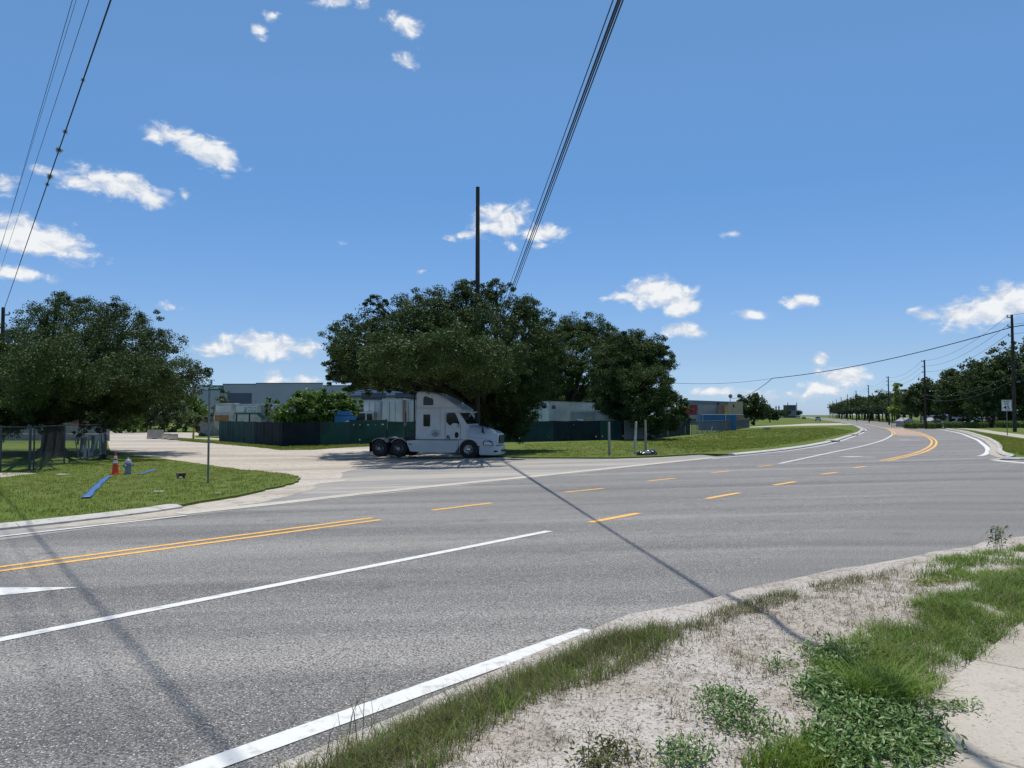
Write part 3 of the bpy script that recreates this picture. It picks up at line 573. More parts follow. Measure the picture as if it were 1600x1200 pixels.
for i, (lb, D, L, n, lm) in enumerate([
    ('pale leafy tree beside the dirt track, behind the barriers', 118, [(230,640,22),(260,630,26),(250,655,26),(215,655,22),(280,648,22)], 9000, 'pale_leaf'),
    ('green tree behind the street sign post, left of the warehouse', 124, [(290,632,24),(310,645,20),(300,655,22),(270,622,18),(318,660,14)], 8000, 'bush_leaf'),
    ('low light green shrub at the left end of the far tree line', 112, [(190,662,14),(205,655,16),(182,650,14),(215,664,10)], 4000, 'bush_leaf'),
    ('shaded shrub beside the yellow marker post', 98, [(318,668,10),(325,655,10),(312,655,9),(322,676,7)], 2600, 'pale_leaf'),
    ('tall pale tree behind the oak and the small white sign', 128, [(200,630,26),(175,640,26),(185,615,24),(225,615,24)], 8000, 'pale_leaf'),
    ('slim conifer-like tree top in front of the warehouse', 150, [(345,610,5),(352,612,4),(348,625,8),(352,640,10),(340,640,8)], 1500, 'pale_leaf')]):
    t = tree('background_tree', lb, (at(L[0][0], 650, D).x, D), pl(D, L), n, .42, lm, 20+i, .14, 1.6, 'trees at the end of the dirt track', subr=(.5, 1.0))
tree('background_tree', 'dark bushy tree beside the beige container', (at(1178, 650, 190).x, 190), pl(190, [(1165,635,14),(1180,630,15),(1172,648,14),(1186,645,12),(1160,625,8),(1180,620,8),(1195,645,8)]), 6000, .55, 'far_leaf', 31, .25, 1.5, subr=(.8, 1.4))
tree('background_tree', 'smaller rounded tree right of the bushy tree by the containers', (at(1203, 650, 260).x, 260), pl(260, [(1200,643,8),(1207,648,7),(1196,636,6),(1212,651,5)]), 2200, .7, 'far_leaf', 32, .2, 1.5, subr=(.8, 1.4))
# big trees on the right
for i, (lb, D, bx, L, n, lm) in enumerate([
    ('tallest dark tree at the right edge behind the speed limit sign', 128, 1575, [(1565,590,42),(1600,580,46),(1540,600,36),(1590,625,42),(1550,630,36),(1620,620,44),(1575,560,26),(1610,550,26),(1530,628,24),(1545,575,20)], 24000, 'far_leaf'),
    ('dark tree left of the tallest tree, above the hedge', 140, 1512, [(1510,605,30),(1525,590,24),(1490,605,26),(1500,630,28),(1530,630,26),(1480,630,22),(1520,575,14)], 15000, 'far_leaf'),
    ('slender pointed tree directly beside the second utility pole', 150, 1484, [(1484,590,10),(1482,605,13),(1488,622,15),(1484,580,6)], 5000, 'far_leaf'),
    ('broad tree left of the second utility pole', 160, 1445, [(1440,620,24),(1455,610,22),(1430,632,20),(1460,635,22),(1425,620,14),(1443,602,14)], 11000, 'far_leaf'),
    ('yellow-green young tree behind the third utility pole', 180, 1402, [(1400,640,9),(1403,625,7),(1398,610,6),(1402,602,5),(1408,632,6),(1392,645,6)], 2600, 'yellow_leaf')]):
    tree('roadside_tree', lb, (at(bx, 650, D).x, D), pl(D, L), n, .45, lm, 40+i, .3, 3.0, 'trees right of the road', subr=(.7, 1.3), zoff=.04)
# the row along the road: three grown once, then copied
def proto(seed):
    rg = random.Random(seed); z0 = 0
    L = [(rg.uniform(-2.6, 2.6), rg.uniform(-2.6, 2.6), rg.uniform(3.4, 6.6), rg.uniform(1.3, 2.0)) for _ in range(11)]+[(0, 0, 5, 2.3)]
    mb = MB(); limbs(mb, (0, 0, 0), 2.4, .2, L, rg); return mb.mesh('trunk', smooth=True), crown_mesh('crown', L, 3600, .5, seed, (.6, 1.1))
PR = [proto(61+i) for i in range(4)]; rg = random.Random(4); kk = 0
P0 = Vector((53.6, 82)); PD = Vector((22, 58.5))
for i in range(46):
    s = i*7.6*(1+i*.013); p = P0+PD.normalized()*(122+s)+Vector((PD.y, -PD.x)).normalized()*(8+rg.uniform(-1.5, 1.5)+(3 if i % 2 else 0))
    t = thing('roadside_tree', 'dark green tree in the long row right of the far road', 'tree', (p.x, p.y, T(p.x, p.y)+.05), rg.uniform(0, 6.3), 'long row of trees right of the road')
    sc = rg.uniform(.95, 1.2)*(1.05+.35*min(1, i/24)); t.scale = (sc, sc, sc); a, b = PR[i % 4]
    link('trunk', a, 'bark', t); link('crown', b, 'far_leaf', t)
for i in range(30):    # the rank behind it
    p = P0+PD.normalized()*(112+i*13.5)+Vector((PD.y, -PD.x)).normalized()*(20+rg.uniform(-2, 4))
    t = thing('roadside_tree', 'dark tree in the rank behind the long row right of the far road', 'tree', (p.x, p.y, T(p.x, p.y)+.05), rg.uniform(0, 6.3), 'rank of trees behind the long row')
    sc = rg.uniform(1.05, 1.35)*(1.0+.3*min(1, i/16)); t.scale = (sc*1.15, sc*1.15, sc*.95); a, b = PR[(i+1) % 4]; link('trunk', a, 'bark', t); link('crown', b, 'far_leaf', t)
for i in range(16):    # left of the far road
    yy = 400+i*25; p = Vector(((.322+.0034*i)*yy+rg.uniform(-4, 4), yy))
    t = thing('roadside_tree', 'distant tree left of where the road meets the horizon', 'tree', (p.x, p.y, T(p.x, p.y)+.05), rg.uniform(0, 6.3), 'distant trees left of the road')
    sc = rg.uniform(.6, .95); t.scale = (sc, sc, sc); a, b = PR[i % 4]; link('trunk', a, 'bark', t); link('crown', b, 'far_leaf', t)
# hedge pieces, clipped
for i, (x0, x1, D0, D1) in enumerate([(1415, 1432, 150, 146), (1437, 1467, 144, 138), (1477, 1540, 134, 124), (1560, 1610, 120, 112)]):
    a = at(x0, 650, D0); b = at(x1, 650, D1); c = (a+b)/2; d = b-a; n = int(d.xy.length*650); q = RNG.uniform(size=(n, 3)); ang = math.atan2(d.y, d.x)
    C = np.stack([(q[:, 0]-.5)*d.xy.length, (q[:, 1]-.5)*1.3, .1+q[:, 2]*.95], 1); V, F = leaf_quads(C, .22, RNG); t = thing('hedge', ['clipped hedge piece farthest left, before the storage sheds', 'clipped hedge piece left of the second utility pole', 'longest clipped hedge piece right of the second utility pole', 'clipped hedge piece behind the nearest right-hand pole'][i], 'hedge', (c.x, c.y, T(c.x, c.y)+.05), ang, 'hedge pieces')
    link('foliage', npmesh('foliage', V, F), 'bush_leaf', t); MB().b2(-d.xy.length/2+.2, d.xy.length/2-.2, -.4, .4, 0, .8).build('stems', 'bark', t)
# red blossom shrub and hanging vines by the left gate
p = gp(118, 700); tree('flowering_shrub', 'red flowering shrub behind the leaning gate panel', (p.x, p.y+4), pl(p.y+4, [(112,655,8),(125,655,9),(135,662,7),(105,662,7)]), 420, .13, 'red_leaf', 51, .08, 1.2, subr=(.2, .4), cat='shrub')
p = gp(160, 719); tree('vine_post', 'dark vine-wrapped wooden post at the gate beside the dirt track', (p.x, p.y), pl(p.y, [(160,655,14),(166,664,10),(150,660,12),(140,655,14),(128,668,10),(122,676,7),(155,672,8)]), 4200, .17, 'oak_leaf', 52, .17, 2.1, subr=(.2, .45), cat='post', up=0, droop=1.5, bark='pole_wood')
# ================================================================== POLES AND WIRES
def sagline(a, b, sag, n=14):
    return [a+(b-a)*(i/n)-Vector((0, 0, sag*4*(i/n)*(1-i/n))) for i in range(n+1)]
def wire(name, P, r, label, group=None, m='wire'): return tag(MB().tube(P, r, 5).build(name, m, smooth=True), label, 'cable', group)
def pole(x, y, h, r0, r1, label, arms=(), group=None, name='utility_pole'):
    z = T(x, y); t = thing(name, label, 'utility pole', (x, y, z+.03), 0, group)
    MB().tube([(0, 0, -.3), (0, 0, h*.5), (0, 0, h)], [r0, (r0+r1)/2, r1], 10).build('shaft', 'pole_wood', t, smooth=True)
    for (zz, dx) in arms:
        MB().b2(min(0, dx), max(0, dx), -.05, .05, zz-.05, zz+.05).build('bracket', 'steel', t)
        MB().lathe([(.03, 0), (.07, .04), (.04, .1), (.07, .14), (.03, .22)], (dx, 0, zz+.05), n=8).build('insulator', 'galv', t)
    return t
D = 50; a = at(746.5, 293, D); pole(a.x, D, a.z-T(a.x, D), .19, .13, 'tall bare wooden pole rising out of the oak above the truck')
# right row
wires_at = []
ordn = ['nearest utility pole at the right edge, beside the speed limit sign', 'second utility pole from the right edge', 'third utility pole from the right, beside the yellow-green tree', 'fourth utility pole from the right edge', 'fifth utility pole from the right edge', 'sixth utility pole from the right edge', 'seventh utility pole from the right edge', 'eighth utility pole from the right edge', 'ninth utility pole from the right edge', 'tenth utility pole from the right edge']
for k in range(10):
    p = P0+PD*k; pole(p.x, p.y, 12.6, .2, .13, ordn[k], [(12.3, -.5), (11.3, -.45), (10.3, -.4)] if k < 4 else (), 'poles along the right side of the road')
    z = T(p.x, p.y); wires_at.append([Vector((p.x-.45, p.y, z+zz)) for zz in (12.5, 11.5, 10.5)]+[Vector((p.x, p.y, z+zz)) for zz in (6.3, 5.6)])
pm = P0-PD*1.05+Vector((14, 0)); wires_m1 = [Vector((pm.x-.45, pm.y, zz)) for zz in (12.5, 11.5, 10.5)]+[Vector((pm.x, pm.y, zz)) for zz in (6.3, 5.6)]
lv = ['topmost', 'second', 'third', 'upper low', 'lowest']
for j in range(5):
    P = sagline(wires_m1[j], wires_at[0][j], .9)
    for k in range(8): P += sagline(wires_at[k][j], wires_at[k+1][j], 1.2, 10)[1:]
    wire('power_line', P, .018 if j < 3 else .03, lv[j]+' overhead line strung along the right-hand poles', 'lines along the right-hand poles')
# service cable crossing the road from the nearest right pole
pA = Vector((P0.x, P0.y, T(P0.x, P0.y)+11.3)); sp_ = at(1207, 591, 118); ds = at(1140, 622, 185); tw = at(1040, 598, 90)
wire('service_cable', sagline(pA, sp_, .75, 20), .05, 'thick black cable crossing the road from the nearest right-hand pole'); wire('service_cable', sagline(pA, at(1760, 478, 60), .1, 4), .05, 'thick black cable leaving the frame at the upper right')
wire('service_cable', sagline(sp_, ds, 1.0), .045, 'cable dropping from the splice to the container yard roof'); wire('service_cable', sagline(sp_, tw, .4), .022, 'thin cable running level from the splice into the dense oak')
# pole beside the camera and what hangs from it
np_ = Vector((3.1, -1.4)); pole(np_.x, np_.y, 9.6, .17, .12, 'wooden pole on the corner right behind the photographer')
ep = Vector((-1.25, 56)); pole(ep.x, ep.y, 9.2, .17, .12, 'wooden pole hidden inside the wide oak, carrying the black cable bundle')
for j, (px0, px1, r, zc0, zc1) in enumerate([(958, 793, .012, 7.3, 6.6), (966, 797.5, .02, 7.0, 6.4), (969.5, 800, .016, 6.9, 6.3), (973.5, 803, .014, 6.8, 6.2)]):
    d0 = ray(px0, 0); d1 = ray(px1, 455); A = Vector((d0.x/d0.z*zc0, d0.y/d0.z*zc0, HC+zc0)); B = Vector((d1.x/d1.z*zc1, d1.y/d1.z*zc1, HC+zc1))
    dr = (B-A); E0 = A-dr*((A.y+1.4)/dr.y); E1 = A+dr*((56-A.y)/dr.y)
    wire('overhead_cable', sagline(E0, E1, .0, 10), r, ['leftmost and thinnest', 'second and thickest', 'third', 'rightmost'][j]+' cable of the black bundle crossing overhead into the oak', 'black cable bundle overhead')
lp = Vector((-40.6, 61.0)); zL = T(*lp); lpole = pole(lp.x, lp.y, 11.2, .18, .13, 'pole with transformer at the left edge behind the oak', [(10.6, .5)])
MB().lathe([(.26, 0), (.3, .04), (.3, .85), (.27, .95), (.1, 1.0)], (.55, -.1, 8.4), n=16).build('transformer', 'galv', lpole, smooth=True); MB().lathe([(.04, 0), (.06, .1), (.04, .2), (.06, .3), (.03, .4)], (.3, -.3, 9.7), n=8).build('fuse', 'black', lpole)
for j, (xa, ya, xb, yb, r, z0, z1) in enumerate([(113, 0, 0, 392, .008, 10.3, 9.6), (119, 0, -2, 396, .006, 10.2, 9.5), (139, 0, 0, 424, .008, 10.1, 9.2), (173, 0, 4, 490, .021, 10.0, 8.2)]):
    d0 = ray(xa, ya); d1 = ray(xb, yb); A = d0*(z0/d0.z); B = d1*(z1/d1.z); A.z += HC; B.z += HC; dr = B-A; E0 = A-dr*((A.y+1.4)/dr.y); E1 = A+dr*((61.0-A.y)/dr.y)
    wr = wire('overhead_line', sagline(E0, E1, 0, 10), r, ['leftmost thin line', 'second thin line', 'third line', 'rightmost line with moss balls'][j]+' of the overhead lines at upper left', 'lines at upper left')
    if j == 3:
        for (x, y, rr) in ((131, 125, .05), (105, 207, .07), (95, 237, .1), (80, 277, .1), (77, 289, .07)):
            dd = ray(x, y); best = min([A+dr*(i/400) for i in range(-100, 500)], key=lambda q: ((q-Vector((0, 0, HC))).normalized()-dd.normalized()).length); C = np.array(best)+RNG.normal(size=(130, 3))*rr*.45; V, F = leaf_quads(C, rr*1.3, RNG, wid=.12)
            tag(link('air_plant', npmesh('air_plant', V, F), 'grass_dry'), {131: 'smallest topmost ball of air plant on the overhead line', 105: 'second ball of air plant down the overhead line', 95: 'large spiky ball of air plant, third down the line', 80: 'large ball of air plant, upper of the lowest pair', 77: 'lowest ball of air plant on the overhead line'}[x], 'air plant', 'air plants on the line')
# ================================================================== THE SEMI TRUCK
def wheel(parent, x, y, z, r, w_, rimr, rimm, outw, dual=False):
    e = bpy.data.objects.new('wheel', None); COL.objects.link(e); e.parent = parent; e.location = (x, y, z); s = outw
    pr = [(rimr, -w_/2), (r*.9, -w_/2), (r*.985, -w_/2+.03), (r, -w_/2+.07), (r, w_/2-.07), (r*.985, w_/2-.03), (r*.9, w_/2), (rimr, w_/2)]
    MB().lathe(pr, (0, 0, 0), 'y', 32).build('tyre', 'rubber', e, smooth=True)
    if not dual: q = [(rimr*1.0, .0), (rimr*.98, .02), (rimr*.9, .0), (rimr*.84, -.05), (rimr*.45, -.02), (rimr*.4, .05), (rimr*.18, .08)]
    else: q = [(rimr*1.0, .0), (rimr*.96, .01), (rimr*.88, -.12), (rimr*.5, -.16), (rimr*.45, -.02), (rimr*.38, .04), (rimr*.1, .06)]
    MB().lathe([(a, s*(w_/2+b)) for a, b in q], (0, 0, 0), 'y', 24).build('rim', rimm, e, smooth=True)
    hb = MB()
    for k in range(10):
        a = k*2*math.pi/10; hb.lathe([(rimr*.09, s*(w_/2-.06)), (rimr*.085, s*(w_/2-(.0 if not dual else .09)))], (rimr*.66*math.cos(a), 0, rimr*.66*math.sin(a)), 'y', 8)
    hb.build('hand_hole', 'black', e)
    return e
fw = gp(733, 716.2); YAW = -R(14)
tk = thing('semi_truck', 'white bobtail semi truck with raised sleeper parked under the oak', 'truck', (0, 0, 0), YAW)
off = Matrix.Rotation(YAW, 2) @ Vector((6.35, -1.12)); tk.location = (fw.x-off.x, fw.y-off.y, T(*fw)+.01)
taper = lambda x, z: 1-.10*max(0, min(1, (z-2.9)/1.1))
cabp = [(2.95,1.07),(2.95,3.86),(3.02,3.96),(3.2,4.0),(3.75,3.98),(4.3,3.84),(4.9,3.56),(5.4,3.25),(5.9,2.93),(5.98,2.83),(5.70,2.74),(6.27,1.98),(6.27,1.07)]
MB().prism(cabp, -1.22, 1.22, taper).build('cab', 'truck_white', tk, .06, seg=3)
# seams, skirt, sills
for (x0, x1, z0, z1) in [(3.0, 5.75, 2.985, 3.0), (3.0, 6.25, 1.085, 1.10), (4.86, 4.875, 1.1, 2.7), (5.83, 5.845, 1.1, 2.0), (4.87, 5.6, 2.71, 2.722), (4.55, 4.56, 1.1, 2.98)]: MB().b2(x0, x1, -1.223, -1.218, z0, z1).build('seam', 'black', tk)
for s in (-1, 1):
    MB().prism([(2.35,1.0),(2.95,1.05),(5.75,1.05),(5.68,.62),(5.5,.32),(4.6,.30),(2.62,.36)], s*1.2, s*.95).build('side_skirt', 'truck_white', tk, .03)
    MB().prism([(2.5,.84),(2.75,.84),(2.75,.78),(2.53,.78)], s*1.204, s*1.19).build('skirt_step', 'black', tk)
    ar = [(6.35+.60*math.cos(R(a)), .52+.60*math.sin(R(a))) for a in range(20, 201, 12)]
    MB().prism([(5.72,.34),(5.72,1.1),(5.95,1.2),(6.4,1.24),(6.95,1.2),(7.45,1.10),(7.88,.98),(7.95,.74),(6.95,.72)]+ar, s*1.21, s*.72).build('fender', 'truck_white', tk, .05)
    MB().prism([(7.22,.76),(7.2,.96),(7.3,1.07),(7.62,1.06),(7.84,.98),(7.86,.76)], s*1.225, s*1.1).build('headlight_bezel', 'black', tk, .02); MB().prism([(7.28,.79),(7.27,.95),(7.34,1.03),(7.6,1.02),(7.8,.95),(7.82,.79)], s*1.232, s*1.1).build('headlight', 'lamp', tk, .02)
    # windows
    MB().prism([(3.46,3.16),(3.46,3.6),(3.52,3.68),(3.6,3.7),(4.02,3.56),(4.1,3.45),(4.08,3.16)], s*1.19, s*1.15).build('sleeper_window', 'glass', tk, .03)
    MB().prism([(3.48,1.88),(3.48,2.6),(3.9,2.6),(3.9,1.88)], s*1.228, s*1.2).build('sleeper_window', 'glass', tk, .06)
    MB().prism([(4.95,2.15),(4.95,2.62),(5.05,2.68),(5.45,2.7),(5.56,2.62),(5.78,2.12),(5.7,1.94),(5.12,1.97)], s*1.228, s*1.2).build('door_window', 'glass', tk, .04)
    MB().prism([(5.5,1.2),(5.47,1.4),(5.52,1.55),(5.66,1.55),(5.73,1.42),(5.7,1.24),(5.62,1.18)], s*1.228, s*1.2).build('peep_window', 'glass', tk, .03)
    MB().b2(5.0, 5.1, s*1.23-.01, s*1.23+.01, 1.28, 1.36).build('door_handle', 'black', tk)
    m_ = MB(); m_.box((5.55, s*1.42, 1.98), (.36, .3, .2)); m_.build('mirror', 'truck_white', tk, .05); MB().tube([(5.6, s*1.2, 1.9), (5.55, s*1.36, 1.93)], .03).build('mirror_arm', 'black', tk)
    MB().tube([(7.25, s*.98, 1.45), (7.2, s*1.1, 1.75), (7.18, s*1.12, 1.9)], .025).build('hood_mirror_arm', 'black', tk); MB().box((7.18, s*1.13, 1.66), (.1, .09, .34)).build('hood_mirror', 'black', tk, .03)
    MB().b2(2.86, 2.95, s*1.2-.02, s*1.2+.02, 1.05, 3.85).build('side_extender', 'black', tk)
    wheel(tk, 6.35, s*1.05, .52, .52, .3, .3, 'chrome', s)
    for ax in (.62, 1.9):
        wheel(tk, ax, s*.93, .51, .51, .58, .29, 'steel', s, True)
        arc = [(ax+.62*math.cos(R(a)), .55+.62*math.sin(R(a))) for a in range(35, 146, 10)]+[(ax+.585*math.cos(R(a)), .55+.585*math.sin(R(a))) for a in range(145, 34, -10)]
        MB().prism(arc, s*1.24, s*.64).build('tandem_fender', 'steel', tk, smooth=True)
    MB().b2(-.02, .0, s*.64, s*1.24, .3, .95).build('mud_flap', 'black', tk); MB().b2(.02, 6.0, s*.38, s*.46, .72, .98).build('frame_rail', 'black', tk)
    MB().lathe([(.3, 0), (.31, .04), (.31, 1.3), (.3, 1.34)], (0, 0, 0), 'z', 18)
# arch dark liner
for s in (-1, 1):
    MB().lathe([(.6, s*.7), (.6, s*1.15)], (6.35, 0, .56), 'y', 24).build('arch_liner', 'black', tk)
hs_ = [(6.2, 1.0, 1.99, 1.0), (6.6, .99, 1.92, .95), (7.1, .95, 1.80, .9), (7.55, .86, 1.68, .8), (7.9, .74, 1.58, .78), (8.02, .68, 1.46, .78)]
V = []; F = []; ns_ = 12
for (x, hw, zt, zb) in hs_:
    for k in range(ns_+1):
        a = math.pi*k/ns_; c, s_ = math.cos(a), math.sin(a); V.append((x, -hw*math.copysign(abs(c)**.45, c), zb+(zt-zb)*abs(s_)**.5))
for i in range(len(hs_)-1): F += [(i*(ns_+1)+k, i*(ns_+1)+k+1, (i+1)*(ns_+1)+k+1, (i+1)*(ns_+1)+k) for k in range(ns_)]
F += [tuple(range(ns_+1)), tuple(range((len(hs_)-1)*(ns_+1), len(hs_)*(ns_+1)))]
MB().add(V, F).build('hood', 'truck_white', tk, smooth=True)
MB().prism([(8.0,.8),(8.05,1.38),(8.0,1.48),(7.9,1.48),(7.9,.8)], -.62, .62).build('grille_surround', 'chrome', tk, .03)
gr_ = MB().b2(8.04, 8.065, -.54, .54, .86, 1.38).build('grille', 'black', tk)
for k in range(8): MB().b2(8.063, 8.075, -.53, .53, .89+k*.062, .91+k*.062).build('grille_bar', 'dark_blue_paint', tk)
bp = [(6.98,-1.2),(7.6,-1.2),(7.95,-1.02),(8.14,-.6),(8.18,0),(8.14,.6),(7.95,1.02),(7.6,1.2),(6.98,1.2)]
MB().plan(bp, .2, .73).build('bumper', 'truck_white', tk, .05)
MB().b2(8.1, 8.19, -.45, .45, .38, .5).build('bumper_intake', 'black', tk); MB().box((7.95, -1.0, .42), (.26, .1, .1), Matrix.Rotation(R(35), 3, 'Z')).build('fog_lamp', 'black', tk, .02); MB().b2(8.17, 8.2, -.2, .2, .54, .66).build('number_plate', 'sign_white', tk)
ws = MB(); dxz = Vector((5.70-6.27, 0, 2.74-1.98)).normalized(); nrm = Vector((dxz.z, 0, -dxz.x))
Pq = [Vector((6.27, y, 1.98))+dxz*d+nrm*.012 for y, d in ((-1.12, .06), (1.12, .06), (1.05, .9), (-1.05, .9))]; ws.add(Pq+[p-nrm*.03 for p in Pq], [(0,1,2,3),(7,6,5,4),(0,4,5,1),(1,5,6,2),(2,6,7,3),(3,7,4,0)]); ws.build('windshield', 'glass', tk)
MB().prism([(5.72,2.70),(6.2,2.72),(6.22,2.77),(5.75,2.84)], -1.05, 1.05).build('sun_visor', 'truck_white', tk, .015)
MB().lathe([(.45, 0), (.5, .04), (.5, .1), (.42, .12)], (1.25, 0, 1.02), n=20).build('fifth_wheel', 'black', tk); MB().b2(.0, .1, -1.0, 1.0, .62, .8).build('rear_crossmember', 'black', tk)
MB().tube([(1.9, -.1, 1.0), (1.9, -.1, 2.75)], .035).build('hose_tender', 'black', tk); MB().tube([(1.9, -.1, 2.0), (2.3, -.1, 1.5), (2.9, -.1, 1.9)], .03).build('air_hose', 'black', tk); MB().lathe([(.1, 0), (.13, .05), (.1, .3)], (1.9, -.1, 1.85), n=10).build('hose_coupling', 'galv', tk)
MB().prism([(2.0,1.0),(2.0,1.12),(2.55,1.32),(2.95,1.3),(2.95,1.0)], -.9, .9).build('deck_plate', 'black', tk)
for k, (dz, L) in enumerate([(.42, .0), (.30, .28), (.22, .4), (.14, .52), (.06, .3)]):
    if L: MB().b2(4.25-L/2, 4.25+L/2, -1.226, -1.22, 1.24+dz-.02, 1.24+dz+.025).build('door_decal', 'dark_blue_paint', tk)
MB().tube([(4.25+.28*math.cos(R(a)), -1.222, 1.42+.24*math.sin(R(a))) for a in range(20, 161, 14)], .012, 4).build('door_decal', 'dark_blue_paint', tk)
for (x, z) in ((5.0, 1.22), (5.12, 1.2)): MB().b2(x-.04, x+.05, -1.226, -1.22, z-.07, z+.09).build('door_decal', 'dark_blue_paint', tk)
for s in (-1, 1): MB().tube([(6.3, s*1.0, 1.98), (6.36, s*1.1, 2.6)], .01, 5).build('antenna', 'black', tk)
# ================================================================== FENCES
def chain_panel(parent, a, b, h, pitch, r, m='galv'):
    L = (b-a).length; mb = MB(); n = int((L+h)/pitch)
    for sgn in (1, -1):
        for i in range(n):
            u0 = i*pitch-(h if sgn == 1 else 0); u1 = u0+h*1; q = []
            x0, z0, x1, z1 = (u0, 0, u0+h, h) if sgn == 1 else (u0+0, h, u0+h, 0)
            if sgn == -1: x0 -= h; x1 -= h
            # clip to 0..L
            if x1 <= 0 or x0 >= L: continue
            if x0 < 0: z0 += (z1-z0)*(-x0)/(x1-x0); x0 = 0
            if x1 > L: z1 = z0+(z1-z0)*(L-x0)/(x1-x0); x1 = L
            d = (b-a)/L; p = a+d*x0; q = a+d*x1
            mb.tube([(p.x, p.y, p.z+z0), (q.x, q.y, q.z+z1)], r, 3, False)
    return mb.build('chain_link_mesh', 'mesh_wire', parent)
def chain_fence(label, P, h, pitch, r, post_d=3.0, post_r=.035, rail=True, m='galv', group=None):
    c = P[0]; t = thing('chain_link_fence', label, 'fence', (c.x, c.y, T(*c)+.06), 0, group)
    for a, b in zip(P[:-1], P[1:]):
        n = max(1, round((b-a).length/post_d))
        for i in range(n):
            p = a+(b-a)*(i/n); q = a+(b-a)*((i+1)/n)
            lp_ = Vector((p.x-c.x, p.y-c.y, T(*p)-T(*c))); lq = Vector((q.x-c.x, q.y-c.y, T(*q)-T(*c)))
            MB().tube([lp_-Vector((0, 0, .1)), lp_+Vector((0, 0, h+.06))], post_r, 8).build('post', m, t)
            chain_panel(t, lp_, lq, h, pitch, r, m)
            if rail: MB().tube([lp_+Vector((0, 0, h)), lq+Vector((0, 0, h))], post_r*.6, 6).build('top_rail', m, t)
    q = P[-1]; MB().tube([(q.x-c.x, q.y-c.y, T(*q)-T(*c)-.1), (q.x-c.x, q.y-c.y, T(*q)-T(*c)+h+.06)], post_r*1.2, 8).build('post', m, t); return t
chain_fence('near chain-link fence at the left edge with a thick corner post', [gp(-90, 741), gp(0, 739), gp(46, 737.5)], 2.05, .075, .0018, 3.2, .05, m='fence_steel')
chain_fence('chain-link fence running behind the big oak trunk to the leaning gate', [gp(46, 737.5)+Vector((0, .3)), gp(100, 727), gp(158, 719.5)], 2.05, .1, .0018, 3.4, .04, m='fence_steel')
chain_fence('far chain-link fence behind the oak in front of the grey wall', [Vector((-62, 73)), Vector((-50, 72)), Vector((-39.5, 71))], 1.9, .2, .006, 2.6, .05, m='fence_steel')
wl = thing('block_wall', 'pale grey block wall behind the left oak', 'wall', (-50, 78, T(-50, 78)), 0)
for i in range(7):
    for k in range(3): MB().b2(-16+i*3.6, -12.42+i*3.6, -.1, .1, .02+k*.72, .72+k*.72).build('wall_panel', 'wall_grey', wl, .01)
gpn = gp(140, 722); lg = thing('gate_panel', 'leaning gate panel covered in tattered grey tarp beside the vine post', 'gate', (gpn.x, gpn.y, T(*gpn)+.08), R(12))
MB().tube([(-.75,-.1,1.25),(-.55,-.1,.25),(-.25,-.1,.1),(.75,.1,.45),(.8,.1,1.55),(-.75,-.1,1.25)], .03, 6).build('frame', 'galv', lg)
for i in range(8):
    x = -.7+i*.19; zt = 1.25+.3*(i/8); zb = max(.12, .9-abs(x+.7)*2.2) if x < -.3 else .12+.3*((x+.3)/1.1); MB().box((x+.09, -.05+.02*math.sin(i*2.1), (zt+zb)/2), (.17 if i % 3 else .11, .012, zt-zb), Matrix.Rotation(.08*math.sin(i*1.7), 3, 'Y')).build('tarp_strip', 'tarp', lg)
# green screened fence
def screen_fence(name, label, P, h, mats, holes=0, seed=0, pw=3.0):
    rg_ = random.Random(seed); c = P[0]; t = thing(name, label, 'fence', (c.x, c.y, T(*c)+.05)); idx = 0
    for a, b in zip(P[:-1], P[1:]):
        n = max(1, round((b-a).length/pw))
        for i in range(n):
            p = a+(b-a)*(i/n); q = a+(b-a)*((i+1)/n); d = (q-p).normalized(); nn = Vector((d.y, -d.x)); L = (q-p).length
            p3 = Vector((p.x-c.x, p.y-c.y, T(*p)-T(*c))); MB().tube([p3-Vector((0, 0, .1)), p3+Vector((0, 0, h+.08))], .035, 8).build('post', 'black', t)
            nx, nz = max(4, int(L/.1)), 18; V = []; F = []; ph = rg_.uniform(0, 9)
            for iz in range(nz+1):
                for ix in range(nx+1):
                    u = ix/nx; z = iz/nz; e = p+(q-p)*u+nn*(.03+.03*math.sin(u*9+ph)*math.sin(z*3.1)+.02*math.sin(u*23+ph*2)); zz = z*(h-.05*math.sin(u*math.pi)*rg_.uniform(.9, 1.1))
                    V.append((e.x-c.x, e.y-c.y, T(*e)-T(*c)+.04+zz))
            for iz in range(nz):
                for ix in range(nx):
                    hole = holes and ((iz in (3, 14)) and (ix % 7 in (2, 3)) and rg_.random() < holes)
                    if not hole: F.append((iz*(nx+1)+ix, iz*(nx+1)+ix+1, (iz+1)*(nx+1)+ix+1, (iz+1)*(nx+1)+ix))
            MB().add(V, F).build('screen_panel', mats[idx % len(mats)], t, smooth=True); idx += 1
    q = P[-1]; MB().tube([(q.x-c.x, q.y-c.y, T(*q)-T(*c)-.1), (q.x-c.x, q.y-c.y, T(*q)-T(*c)+h+.1)], .04, 8).build('post', 'black', t); return t
F1, F2, F3, F4 = gp(343, 691), gp(440, 699.5), gp(546, 696.5), gp(604, 695)
screen_fence('screen_fence', 'green windscreen fence left of the gate beside the dirt track', [F1, F2, gp(500, 698.5), F3], 2.0, ['screen_green', 'screen_green', 'screen_green', 'screen_dark', 'screen_dark', 'screen_dark'], 0, 1)
screen_fence('screen_gate', 'green screened gate with torn holes behind the truck wheels', [F3, F4], 2.15, ['screen_green'], .6, 2, 4.0)
F5, F6, F7 = gp(700, 694), gp(826, 692), gp(972, 688.5)
